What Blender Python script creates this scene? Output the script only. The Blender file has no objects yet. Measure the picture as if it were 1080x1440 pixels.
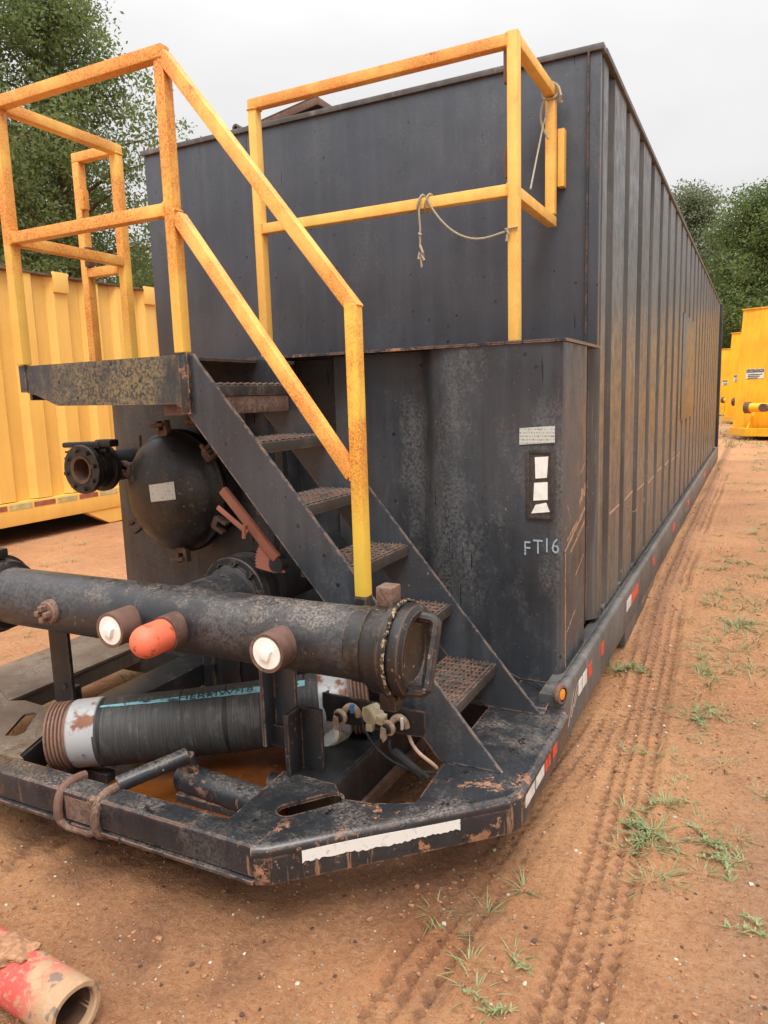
import bpy, bmesh, math, random
import numpy as np
from mathutils import Vector, Matrix
random.seed(7); rng = np.random.default_rng(7)
sc = bpy.context.scene
C = sc.collection

# ------------------------------------------------------------------ camera
CAM = np.array([0.651, -3.470, 1.47])
FPX, PC = 1035.0, np.array([540.0, 720.0])
def _ray(px, py): return np.array([px-PC[0], -(py-PC[1]), -FPX])
def _n(v): return v/np.linalg.norm(v)
_Y = _n(_ray(1065, 541)); _X = -_n(_ray(-1518, 623)); _X = _n(_X-_Y*np.dot(_X, _Y)); _Z = np.cross(_X, _Y)
RCW = np.stack([_X, _Y, _Z], 0)                       # camera axes -> world
def onX(px, py, x): r = RCW@_ray(px, py); return CAM+r*(x-CAM[0])/r[0]
def onY(px, py, y): r = RCW@_ray(px, py); return CAM+r*(y-CAM[1])/r[1]
def onZ(px, py, z): r = RCW@_ray(px, py); return CAM+r*(z-CAM[2])/r[2]
cd = bpy.data.cameras.new('camera'); cam = bpy.data.objects.new('camera', cd); C.objects.link(cam)
cd.sensor_fit = 'VERTICAL'; cd.sensor_height = 24; cd.lens = FPX/1440*24; cd.clip_end = 2000; cd.clip_start = .02
m4 = Matrix([list(RCW[i])+[CAM[i]] for i in range(3)]+[[0, 0, 0, 1]]); cam.matrix_world = m4
sc.camera = cam
sc.render.resolution_x, sc.render.resolution_y = 768, 1024

# ------------------------------------------------------------------ sky and light: bright overcast
SUN_EL, SUN_AZ = math.radians(58), math.radians(150)   # azimuth clockwise from +Y
w = bpy.data.worlds.new('World'); sc.world = w; w.use_nodes = True
wt = w.node_tree; wt.nodes.clear()
def wn(t, **k):
    n = wt.nodes.new(t)
    for a, b in k.items(): setattr(n, a, b)
    return n
out = wn('ShaderNodeOutputWorld'); bg = wn('ShaderNodeBackground'); bg.inputs[1].default_value = .1
sky = wn('ShaderNodeTexSky', sky_type='NISHITA', sun_disc=False, sun_elevation=SUN_EL, sun_rotation=SUN_AZ, dust_density=4, air_density=1.2)
tc = wn('ShaderNodeTexCoord'); sep = wn('ShaderNodeSeparateXYZ'); wt.links.new(tc.outputs['Generated'], sep.inputs[0])
p3 = wn('ShaderNodeMath', operation='POWER'); p3.inputs[1].default_value = 3; mz = wn('ShaderNodeMath', operation='MAXIMUM'); mz.inputs[1].default_value = 0
wt.links.new(sep.outputs['Z'], mz.inputs[0]); wt.links.new(mz.outputs[0], p3.inputs[0])
mr = wn('ShaderNodeMapRange'); mr.inputs[3].default_value = 4.75; mr.inputs[4].default_value = 21.0
wt.links.new(p3.outputs[0], mr.inputs[0])               # overcast: brighter towards the zenith
mp = wn('ShaderNodeMapping'); mp.inputs['Scale'].default_value = (1, 1, 2.6); wt.links.new(tc.outputs['Generated'], mp.inputs[0])
cn = wn('ShaderNodeTexNoise'); cn.inputs['Scale'].default_value = 2.2; cn.inputs['Detail'].default_value = 5; wt.links.new(mp.outputs[0], cn.inputs['Vector'])
cr = wn('ShaderNodeMapRange'); cr.inputs[1].default_value = .3; cr.inputs[2].default_value = .7; cr.inputs[3].default_value = .88; cr.inputs[4].default_value = 1.06
wt.links.new(cn.outputs['Fac'], cr.inputs[0])
mu = wn('ShaderNodeMath', operation='MULTIPLY'); wt.links.new(mr.outputs[0], mu.inputs[0]); wt.links.new(cr.outputs[0], mu.inputs[1])
cl = wn('ShaderNodeVectorMath', operation='SCALE'); cl.inputs[0].default_value = (1.0, .99, .985); wt.links.new(mu.outputs[0], cl.inputs['Scale'])
mx = wn('ShaderNodeMix', data_type='RGBA'); mx.inputs[0].default_value = .96
wt.links.new(sky.outputs[0], mx.inputs[6]); wt.links.new(cl.outputs[0], mx.inputs[7])
wt.links.new(mx.outputs[2], bg.inputs[0]); wt.links.new(bg.outputs[0], out.inputs[0])
sd = bpy.data.lights.new('sun', 'SUN'); sd.energy = 1.5; sd.angle = math.radians(28); sd.color = (1, .975, .945)
sun = bpy.data.objects.new('sun', sd); C.objects.link(sun)
sun.rotation_euler = (math.pi/2-SUN_EL, 0, math.pi-SUN_AZ)
sc.view_settings.view_transform = 'Standard'; sc.view_settings.look = 'None'; sc.view_settings.exposure = 0.80
sc.render.engine = 'CYCLES'

# ------------------------------------------------------------------ materials
class Mat:
    def __init__(s, name):
        s.m = bpy.data.materials.new(name); s.m.use_nodes = True; s.t = s.m.node_tree; s.t.nodes.clear()
        s.o = s.t.nodes.new('ShaderNodeOutputMaterial'); s.p = s.t.nodes.new('ShaderNodeBsdfPrincipled')
        s.t.links.new(s.p.outputs[0], s.o.inputs[0]); s._g = None
    def n(s, typ, ins=None, **pr):
        n = s.t.nodes.new('ShaderNode'+typ)
        for a, b in pr.items(): setattr(n, a, b)
        for k, v in (ins or {}).items(): s.set(n.inputs[k], v)
        return n
    def set(s, sock, v):
        if isinstance(v, bpy.types.NodeSocket): s.t.links.new(v, sock)
        elif isinstance(v, (tuple, list)) and sock.type == 'RGBA' and len(v) == 3: sock.default_value = (*v, 1)
        else: sock.default_value = v
    def geo(s):
        if not s._g: s._g = s.n('NewGeometry')
        return s._g
    def pos(s): return s.geo().outputs['Position']
    def sc(s, v, k):
        return s.n('VectorMath', {0: v, 1: k if isinstance(k, tuple) else (k, k, k)}, operation='MULTIPLY').outputs[0]
    def noise(s, v, scale, det=4, rough=.55, dist=0):
        return s.n('TexNoise', {'Vector': v, 'Scale': scale, 'Detail': det, 'Roughness': rough, 'Distortion': dist}).outputs['Fac']
    def vor(s, v, scale, feat='F1', out='Distance'):
        return s.n('TexVoronoi', {'Vector': v, 'Scale': scale}, feature=feat).outputs[out]
    def rmp(s, f, a, b, c=0., d=1.):
        return s.n('MapRange', {0: f, 1: a, 2: b, 3: c, 4: d}, clamp=True, interpolation_type='SMOOTHSTEP').outputs[0]
    def mth(s, op, a, b=0.):
        return s.n('Math', {0: a, 1: b}, operation=op, use_clamp=False).outputs[0]
    def mul(s, a, b): return s.mth('MULTIPLY', a, b)
    def mix(s, f, a, b, mode='MIX'):
        n = s.n('Mix', data_type='RGBA', blend_type=mode); s.set(n.inputs[0], f); s.set(n.inputs[6], a); s.set(n.inputs[7], b); return n.outputs[2]
    def mixf(s, f, a, b):
        n = s.n('Mix', data_type='FLOAT'); s.set(n.inputs[0], f); s.set(n.inputs[2], a); s.set(n.inputs[3], b); return n.outputs[0]
    def bump(s, h, st=.3, dist=.01, nrm=None):
        d = {'Height': h, 'Strength': st, 'Distance': dist}
        if nrm: d['Normal'] = nrm
        return s.n('Bump', d).outputs[0]
    def edge(s, r=.012):
        b = s.n('Bevel', {'Radius': r}, samples=3)
        d = s.n('VectorMath', {0: b.outputs[0], 1: s.geo().outputs['Normal']}, operation='DOT_PRODUCT').outputs['Value']
        return s.rmp(d, .995, .86, 0., 1.)
    def done(s, col=None, rough=None, nrm=None, metal=None, spec=None):
        if col is not None: s.set(s.p.inputs['Base Color'], col)
        if rough is not None: s.set(s.p.inputs['Roughness'], rough)
        if nrm is not None: s.set(s.p.inputs['Normal'], nrm)
        if metal is not None: s.set(s.p.inputs['Metallic'], metal)
        if spec is not None: s.set(s.p.inputs['Specular IOR Level'], spec)
        return s.m

def painted(name, col, rough=.45, var=.3, streak=.35, rust=.0, rustcol=(.26, .085, .032), edge=.6, edgecol=(.3, .13, .07),
            dust=.25, dustcol=(.2, .165, .12), spots=.3, scratch=0., orange=0., dustlow=0., bumpst=.12, topdust=0., rustscale=7, zfade=None, chip=0., fleck=.3, wet_dark=0., drip=0., dlow=0., chipcol=(.40, .19, .10), dent=.35, flthr=.66, runs=0.):
    M = Mat(name); P = M.pos()
    n1 = M.noise(P, 1.7, 5, .6); n2 = M.noise(P, 11, 6, .65); n3 = M.noise(P, 90, 3, .6)
    st = M.noise(M.sc(P, (17, 17, .8)), 1., 4, .6)
    dk = tuple(c*(1-var) for c in col); lt = tuple(min(1, c*(1+var)+.004*var) for c in col)
    c = M.mix(M.rmp(n1, .3, .7), dk, lt)
    c = M.mix(M.mul(M.rmp(st, .45, .75), streak), c, tuple(min(1, x*1.7+.012) for x in col))
    c = M.mix(M.mul(M.rmp(st, .5, .28), streak*.8), c, tuple(x*.5 for x in col))
    # chalky dust in blotches
    dm = M.mul(M.rmp(M.noise(M.sc(P, (1, 1, .45)), 3.1, 8, .72), .5-dlow, .68-dlow), M.rmp(n3, .35, .62))
    c = M.mix(M.mul(dm, dust), c, dustcol)
    rgh = M.mixf(M.rmp(n2, .3, .7), rough-.07, rough+.12)
    rgh = M.mixf(M.mul(dm, dust), rgh, .85)
    if topdust:
        up = M.n('SeparateXYZ', {0: M.geo().outputs['Normal']}).outputs[2]
        tm = M.mul(M.mul(M.rmp(up, .2, .8), M.mul(M.rmp(M.noise(P, 4, 8, .75), .44, .62), M.rmp(M.noise(P, 120, 4, .8), .42, .6))), topdust)
        c = M.mix(tm, c, (.23, .185, .15)); rgh = M.mixf(tm, rgh, .8)
    if spots:
        v = M.vor(P, 21); vr = M.vor(P, 21, out='Color'); 
        keep = M.rmp(M.n('SeparateColor', {0: vr}).outputs[0], .72, .8)
        sp = M.mul(M.mul(M.rmp(v, .22, .12), keep), M.rmp(M.noise(P, 1.1, 2), .4, .55))
        c = M.mix(M.mul(sp, spots), c, tuple(x*.25 for x in col)); rgh = M.mixf(M.mul(sp, spots), rgh, .15)
        v2 = M.vor(P, 47); k2 = M.rmp(M.n('SeparateColor', {0: M.vor(P, 47, out='Color')}).outputs[1], .9, .93)
        c = M.mix(M.mul(M.mul(M.rmp(v2, .13, .07), k2), spots*.6), c, tuple(min(1, x*2+.12) for x in col))
    if drip:
        dp = M.mul(M.rmp(M.noise(M.sc(P, (42, 42, 2.6)), 1., 2, .5), .68, .71), M.rmp(M.noise(P, 2.7, 2), .5, .56)); c = M.mix(M.mul(dp, drip), c, tuple(x*.2 for x in col)); rgh = M.mixf(M.mul(dp, drip), rgh, .18)
        ch = M.mul(M.rmp(M.noise(M.sc(P, (26, 26, 1.3)), 1., 6, .75), .60, .68), M.rmp(M.noise(P, 1.9, 3), .48, .6)); c = M.mix(M.mul(ch, drip*.5), c, tuple(min(1, x*1.8+.05) for x in col))
    if fleck:
        fk = M.mul(M.rmp(M.noise(P, 150, 3, .8), .66, .70), M.rmp(M.noise(P, 5, 5, .7), .42, .6)); fk = M.mth('MAXIMUM', fk, M.mul(M.rmp(M.noise(P, 52, 3, .7), flthr, flthr+.04), M.mul(M.rmp(M.noise(P, 4, 3), .45, .6), .7))); c = M.mix(M.mul(fk, fleck), c, (.36, .29, .22)); rgh = M.mixf(M.mul(fk, fleck), rgh, .85)
    if wet_dark:
        upw = M.rmp(M.n('SeparateXYZ', {0: M.geo().outputs['Normal']}).outputs[2], .3, .8)
        wm = M.mul(M.mul(M.rmp(M.noise(P, 26, 4, .6), .60, .64), M.rmp(M.noise(P, 3, 3), .46, .58)), upw); c = M.mix(M.mul(wm, wet_dark), c, tuple(x*.22 for x in col)); rgh = M.mixf(M.mul(wm, wet_dark), rgh, .07)
        rgh = M.mixf(M.mul(upw, wet_dark*.45), rgh, .26)
    rm = None
    if rust:
        rm = M.mul(M.rmp(M.mth('ADD', M.noise(P, rustscale, 9, .72), M.mul(n3, .12)), .80-.25*rust, .88-.25*rust), 1.)
        rc = M.mix(M.rmp(n2, .3, .7), tuple(x*.55 for x in rustcol), tuple(min(1, x*1.35) for x in rustcol))
        c = M.mix(rm, c, rc); rgh = M.mixf(rm, rgh, .88)
    if orange:                                             # rust bleed freckles in yellow paint
        big = M.rmp(M.noise(P, 2.9, 6, .68), .36, .60); fr = M.rmp(M.noise(P, 170, 5, .75), .57-.12*orange, .68-.12*orange)
        if zfade: big = M.mul(big, M.rmp(M.n('SeparateXYZ', {0: P}).outputs[2], zfade[0], zfade[1]))
        c = M.mix(M.mul(M.mul(big, orange), .6), c, (.70, .235, .035)); c = M.mix(M.mul(M.mul(fr, big), min(1, orange*.9)), c, (.46, .11, .02))
        b2 = M.rmp(M.noise(P, 9, 9, .78), .60, .66); c = M.mix(M.mul(M.mul(b2, big), orange), c, (.30, .075, .028))
    if scratch:
        s1 = M.noise(M.sc(P, (60, 1.4, 26)), 1., 3, .6); s2 = M.noise(M.sc(P, (5, 60, 1.2)), 1., 3, .6)
        lowz = M.rmp(M.n('SeparateXYZ', {0: P}).outputs[2], 1.5, .5)
        sm = M.mul(M.mul(M.rmp(s1, .63, .69), M.rmp(M.noise(P, 3.5, 3), .46, .58)), lowz)
        sm2 = M.mul(M.rmp(s2, .64, .72), M.rmp(M.noise(P, 2.5, 3), .45, .6))
        c = M.mix(M.mul(sm, scratch), c, (.42, .25, .15)); c = M.mix(M.mul(sm2, scratch*.7), c, (.36, .3, .25))
        rgh = M.mixf(M.mul(sm, scratch), rgh, .8)
    if runs:
        sd_ = M.rmp(M.mth('ABSOLUTE', M.n('SeparateXYZ', {0: M.geo().outputs['Normal']}).outputs[2]), .5, .2)
        rn = M.mul(M.mul(M.rmp(M.noise(M.sc(P, (48, 48, 4)), 1., 4, .7), .60, .66), M.rmp(M.noise(P, 3.3, 3), .46, .58)), sd_); c = M.mix(M.mul(rn, runs), c, (.30, .15, .08)); rgh = M.mixf(M.mul(rn, runs), rgh, .8)
    if chip:
        cm = M.mul(M.rmp(M.noise(P, 6.5, 11, .8), .68-.12*chip, .695-.12*chip), M.rmp(M.noise(P, 2.1, 3), .42, .56)); c = M.mix(cm, c, M.mix(M.rmp(n2, .35, .65), tuple(x*.6 for x in chipcol), chipcol)); rgh = M.mixf(cm, rgh, .85)
    if edge:
        e = M.mul(M.edge(.009), M.rmp(M.noise(P, 22, 7, .78), .44, .54))
        c = M.mix(M.mul(e, edge), c, edgecol); rgh = M.mixf(M.mul(e, edge), rgh, .85)
    h = M.mth('ADD', M.mul(n2, .7), M.mul(n3, .25))
    if rm is not None: h = M.mth('ADD', h, M.mul(rm, .5))
    dents = M.noise(P, 2.2, 2, .5)
    nr = M.bump(dents, dent, .02); nr = M.bump(h, bumpst, .006, nr)
    return M.done(c, rgh, nr)

K = {}
K['char'] = painted('charcoal_paint', (.034, .037, .043), .40, .28, .4, rust=.1, dust=.3, spots=.7, chip=.3)
K['front'] = painted('charcoal_front', (.048, .054, .068), .33, .18, .22, rust=.0, dust=.2, dustcol=(.17, .17, .165), spots=.7, edge=.5, drip=.9, fleck=.3, dlow=.03)
K['nose'] = painted('charcoal_nose', (.036, .040, .047), .34, .35, .4, rust=.09, dust=.8, dustcol=(.118, .116, .112), spots=.9, scratch=.25, drip=.9, fleck=.6, dlow=.05)
K['side'] = painted('charcoal_side', (.062, .060, .057), .33, .3, .9, rust=.08, dust=.35, dustcol=(.20, .175, .15), spots=.2, scratch=.9, bumpst=.02, fleck=.5, dent=.06)  # strong pale streaks paint in the sky reflected along the ribs
K['sidein'] = painted('charcoal_shaded', (.022, .024, .027), .32, .3, .4, rust=.08, dust=.2, spots=.2)  # darker copy of the side paint, shade between ribs put into the colour
K['rail'] = painted('skid_paint', (.075, .074, .073), .42, .3, .5, rust=.15, dust=.6, dustcol=(.22, .19, .165), spots=.4, scratch=.7, topdust=.4, chip=.4, fleck=.8, wet_dark=.5)
K['deck'] = painted('deck_paint', (.022, .024, .028), .30, .35, .2, rust=.2, rustcol=(.26, .12, .065), dust=.5, dustcol=(.14, .12, .10), spots=.9, topdust=.7, edge=.95, edgecol=(.36, .19, .115), chip=.85, fleck=1., wet_dark=.9, runs=.9)
K['dirtdeck'] = painted('muddy_deck', (.10, .072, .052), .6, .4, .2, rust=.3, dust=.8, dustcol=(.24, .15, .1), spots=.4, topdust=.9, fleck=.7, wet_dark=.5, chip=.3)
K['black'] = painted('black_steel', (.015, .015, .016), .42, .35, .4, rust=.1, dust=.4, dustcol=(.09, .075, .06), spots=.5, edge=.6, edgecol=(.22, .13, .085), fleck=.6, wet_dark=.3)
K['pipe'] = painted('pipe_paint', (.022, .022, .024), .33, .3, .12, rust=.06, dust=.5, dustcol=(.12, .115, .11), spots=.5, topdust=.8, edge=.3, chip=.25, fleck=1., wet_dark=.4, dlow=.05)
K['lid'] = painted('lid_paint', (.014, .013, .0125), .36, .35, .35, rust=.2, rustcol=(.15, .075, .045), dust=.55, dustcol=(.17, .115, .08), spots=.4, edge=.6, rustscale=16, chip=.45, fleck=.8, flthr=.625)
K['stair'] = painted('stair_paint', (.040, .045, .053), .32, .3, .4, rust=.06, dust=.45, dustcol=(.13, .13, .13), spots=.7, edge=.95, edgecol=(.42, .25, .17), fleck=.7, drip=.4)
K['tread'] = painted('tread_steel', (.042, .036, .032), .45, .4, .2, rust=.28, rustcol=(.15, .09, .06), dust=.7, dustcol=(.2, .165, .13), spots=.3, topdust=.7, edge=.8, fleck=.7, wet_dark=.5)
K['rust'] = painted('rusty_steel', (.115, .058, .040), .75, .5, .4, rust=.45, rustcol=(.23, .10, .055), dust=.8, dustcol=(.22, .16, .12), spots=.4, edge=.5, bumpst=.4, fleck=.7, dlow=.06)
K['lever'] = painted('rusty_lever', (.30, .10, .06), .75, .35, .2, rust=.25, rustcol=(.2, .07, .04), dust=.3, spots=.2, edge=.3)
K['yrail'] = painted('yellow_rail_rusted', (.86, .49, .115), .5, .1, .2, orange=.85, dust=.1, spots=.1, edge=.6, edgecol=(.55, .2, .04))
K['yrail2'] = painted('yellow_rail_bright', (.83, .52, .12), .5, .1, .25, orange=.45, dust=.1, spots=.1, edge=.5, edgecol=(.5, .18, .04))
K['ypost'] = painted('yellow_post_paint', (.82, .55, .07), .5, .1, .2, orange=.95, dust=.1, spots=.1, edge=.5, edgecol=(.5, .2, .04), zfade=(.98, 1.32))
K['yland'] = painted('yellow_landing_post', (.83, .50, .10), .5, .1, .2, orange=.95, dust=.1, spots=.1, edge=.5, edgecol=(.5, .2, .04), zfade=(1.6, 2.15))
K['ytank'] = painted('yellow_tank_paint', (.92, .53, .125), .42, .05, .1, rust=.02, dust=.15, dustcol=(.6, .45, .2), spots=.1, edge=.35, edgecol=(.4, .22, .06))
K['ytank2'] = painted('golden_tank_paint', (.83, .43, .018), .4, .1, .25, rust=.03, dust=.1, dustcol=(.6, .4, .1), spots=.1, edge=.3, edgecol=(.4, .2, .03))
K['olive'] = painted('weathered_plate', (.036, .038, .042), .45, .3, .2, rust=.0, dust=1., dustcol=(.22, .165, .085), spots=.7, edge=.6, fleck=.8, dlow=.07)

def simple(name, col, rough=.5, var=.2, scale=20, metal=0, bump=.1, spec=None, col2=None, thr=(.3, .7)):
    M = Mat(name); P = M.pos(); n = M.noise(P, scale, 6, .65)
    c = M.mix(M.rmp(n, *thr), tuple(x*(1-var) for x in col), col2 or tuple(min(1, x*(1+var)) for x in col))
    return M.done(c, rough, M.bump(n, bump, .004), metal, spec)
K['tapefade_r'] = simple('faded_red_tape', (.36, .12, .07), .5, .25, 12)
K['tapefade_w'] = simple('faded_pale_tape', (.55, .48, .24), .5, .2, 12)
K['white'] = simple('white_plastic', (.78, .76, .70), .45, .08, 30, thr=(.35, .6))
K['orange'] = simple('orange_plastic', (.42, .10, .05), .55, .4, 22, col2=(.74, .15, .075), thr=(.34, .46), bump=.3)
K['silver'] = simple('galvanised_ferrule', (.30, .11, .05), .42, .4, 9, metal=.1, col2=(.36, .365, .37), thr=(.36, .46))
K['rubber'] = simple('black_rubber', (.018, .018, .018), .55, .3, 40)
K['amber'] = simple('amber_lens', (.75, .25, .03), .2, .1)
K['red'] = simple('red_reflector', (.62, .045, .03), .3, .2, 30)
K['tapew'] = simple('white_reflector', (.62, .61, .57), .4, .25, 25)
K['tan'] = simple('tan_casting', (.36, .26, .18), .7, .3, 60, bump=.3)
K['beige'] = simple('beige_plastic', (.42, .35, .23), .6, .25, 25)
K['bluep'] = simple('blue_tag', (.05, .2, .5), .5)
K['rope'] = simple('old_rope', (.36, .31, .22), .9, .35, 300, bump=.6)
K['copper'] = simple('pale_wire', (.5, .33, .24), .6, .2)
K['bark'] = simple('bark', (.09, .065, .045), .9, .4, 12, bump=.6)
K['dark'] = simple('shade_black', (.012, .011, .010), .8, .3)  # near-black, shade of the hose bore and tank underside put into colour
K['inrust'] = simple('inner_rust', (.10, .05, .03), .8, .4, 25)
K['frame'] = simple('brown_frame', (.045, .034, .028), .6, .4, 60, bump=.3)
K['grille'] = simple('rain_stain', (.03, .028, .027), .5, .3, 80)

def hose_mat():
    M = Mat('hose_rubber'); P = M.n('TexCoord').outputs['Object']
    rings = M.noise(M.sc(P, (70, 3, 3)), 1., 4, .6); n = M.noise(P, 9, 6, .7)
    f = M.noise(M.sc(P, (190, 8, 8)), 1., 4, .7); c = M.mix(M.rmp(f, .3, .7), (.020, .020, .020), (.050, .049, .046)); c = M.mix(M.mul(M.rmp(n, .5, .62), M.mul(M.rmp(f, .4, .6), .7)), c, (.11, .10, .09))
    cr = M.rmp(M.noise(M.sc(P, (26, 1.2, 1.2)), 1., 2), .64, .68); c = M.mix(cr, c, (.008, .008, .008))
    return M.done(c, .62, M.bump(M.mth('ADD', M.mul(f, .5), M.mul(cr, -1.)), .5, .004))
K['hose'] = hose_mat()
def print_mat(name, base, ink, sx, sz, thr=.5):
    M = Mat(name); P = M.pos(); s = M.n('SeparateXYZ', {0: P})
    row = M.mth('FRACT', M.mul(s.outputs[2], sz)); 
    rows = M.mul(M.rmp(row, .25, .35), M.rmp(row, .85, .75))
    n = M.noise(M.sc(P, (sx, sx, sz*.9)), 1., 2, .8)
    c = M.mix(M.mul(M.mul(rows, M.rmp(n, thr, thr+.06)), .75), base, ink)
    c = M.mix(M.mul(M.rmp(M.noise(P, 40, 5), .6, .7), .5), c, tuple(x*.6 for x in base))
    return M.done(c, .5)
K['plate'] = print_mat('printed_plate', (.52, .52, .47), (.06, .06, .06), 260, 75)
K['plate2'] = print_mat('worn_sticker', (.66, .64, .58), (.3, .27, .22), 120, 60, .56)
def stencil():
    M = Mat('stencil_paint'); n = M.noise(M.pos(), 45, 6, .75)
    tr = M.n('BsdfTransparent'); mx = M.n('MixShader', {0: M.rmp(n, .68, .50), 1: tr.outputs[0], 2: M.p.outputs[0]})
    M.t.links.new(mx.outputs[0], M.o.inputs[0]); return M.done((.30, .37, .43), .6)
K['stencil'] = stencil()
def tornwhite():
    M = Mat('torn_white_tape'); P = M.pos(); s = M.n('SeparateXYZ', {0: P})
    n = M.noise(P, 60, 5, .7); return M.done(M.mix(M.rmp(n, .55, .75), (.66, .65, .61), (.35, .3, .24)), .5)
K['torn'] = tornwhite()
def water():
    M = Mat('rusty_water'); P = M.pos(); n = M.noise(P, 5, 6, .7); f = M.noise(P, 60, 4, .7)
    c = M.mix(M.rmp(n, .35, .65), (.17, .055, .012), (.085, .024, .008)); c = M.mix(M.mul(M.rmp(f, .56, .66), M.rmp(n, .45, .6)), c, (.30, .10, .03))
    return M.done(c, M.mixf(M.rmp(n, .4, .65), .04, .4), M.bump(M.noise(P, 14, 2), .04, .01))
K['water'] = water()
def leafmat(name, a, b, tr=.35):
    M = Mat(name); P = M.pos(); n = M.noise(P, .9, 4, .6); r = M.n('ObjectInfo')
    at = M.n('Attribute', attribute_name='tint'); 
    c = M.mix(M.rmp(n, .3, .7), a, b); c = M.mix(M.mul(at.outputs['Fac'], .5), c, tuple(min(1, x*1.9) for x in b))
    M.done(c, .55)
    t = M.n('BsdfTranslucent', {0: M.mix(.5, c, (.10, .16, .02))}); mx = M.n('MixShader', {0: tr, 1: M.p.outputs[0], 2: t.outputs[0]})
    M.t.links.new(mx.outputs[0], M.o.inputs[0]); return M.m
K['leafL'] = leafmat('leaf_left', (.11, .15, .055), (.17, .21, .09), .55)
K['leafR'] = leafmat('leaf_right', (.08, .125, .042), (.13, .18, .065), .5)
K['leafP'] = leafmat('leaf_pale', (.13, .155, .09), (.19, .21, .13), .5)
K['grass'] = leafmat('grass_blade', (.16, .19, .075), (.27, .29, .14), .3)
K['weed'] = leafmat('weed_leaf', (.16, .20, .08), (.27, .30, .14), .3)
def redpipe():
    M = Mat('muddy_red_paint'); P = M.pos(); n = M.noise(P, 9, 7, .68); f = M.noise(P, 60, 5, .7)
    xr = M.rmp(M.mth('ADD', M.n('SeparateXYZ', {0: P}).outputs[0], M.mul(n, .12)), -.80, -.68); c = M.mix(M.mth('MAXIMUM', M.rmp(n, .50, .60), xr), (.52, .075, .060), (.40, .25, .14)); c = M.mix(M.mul(M.rmp(f, .5, .64), .6), c, (.48, .31, .18))
    c = M.mix(M.mul(M.rmp(M.noise(P, 17, 5), .57, .62), .8), c, (.14, .12, .10))
    return M.done(c, .8, M.bump(M.mth('ADD', n, M.mul(f, .3)), .5, .01))
K['redpipe'] = redpipe()
def ground_mat():
    M = Mat('red_clay_ground'); P = M.pos()
    wet_dark = M.n('Attribute', attribute_name='wet_dark').outputs['Fac']; clay = M.n('Attribute', attribute_name='clay').outputs['Fac']; grey = M.n('Attribute', attribute_name='grey').outputs['Fac']
    n1 = M.noise(P, .8, 6, .65); n2 = M.noise(P, 6, 8, .7); n3 = M.noise(P, 55, 6, .72); n4 = M.noise(P, 170, 4, .75)
    c = M.mix(M.rmp(n1, .32, .68), (.47, .212, .090), (.60, .300, .135))
    c = M.mix(M.mul(M.rmp(n2, .52, .68), .5), c, (.32, .13, .055))
    c = M.mix(M.mul(M.rmp(n3, .52, .60), .6), c, (.58, .33, .175))
    c = M.mix(M.mul(M.rmp(n3, .46, .38), .45), c, (.24, .10, .043))
    c = M.mix(M.mul(M.rmp(n4, .45, .34), .45), c, (.17, .08, .042))
    c = M.mix(M.mul(M.rmp(n4, .58, .68), .5), c, (.60, .40, .26))
    c = M.mix(M.mul(grey, .55), c, M.mix(M.rmp(n3, .35, .65), (.15, .088, .060), (.30, .19, .13)))
    c = M.mix(M.mul(clay, .8), c, (.46, .17, .055))
    c = M.mix(M.mul(wet_dark, .62), c, M.mix(M.rmp(n3, .35, .65), (.11, .048, .026), (.20, .088, .045)))  # damp soil and the painted shade of track pits share this colour
    v = M.vor(P, 60); k = M.n('SeparateColor', {0: M.vor(P, 60, out='Color')})
    sp = M.mul(M.rmp(v, .30, .2), M.rmp(k.outputs[0], .9, .92)); c = M.mix(sp, c, (.52, .44, .34))
    v2 = M.vor(P, 33); k2 = M.n('SeparateColor', {0: M.vor(P, 33, out='Color')})
    sp2 = M.mul(M.rmp(v2, .26, .18), M.rmp(k2.outputs[1], .90, .92)); c = M.mix(M.mul(sp2, .9), c, (.09, .055, .04))
    h = M.mth('ADD', M.mth('ADD', M.mul(n3, .9), M.mul(n4, .4)), M.mth('ADD', M.mul(n2, 1.1), M.mul(sp, .5)))
    return M.done(c, M.mixf(wet_dark, .92, .7), M.bump(h, 1., .022))
K['ground'] = ground_mat()

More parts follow.
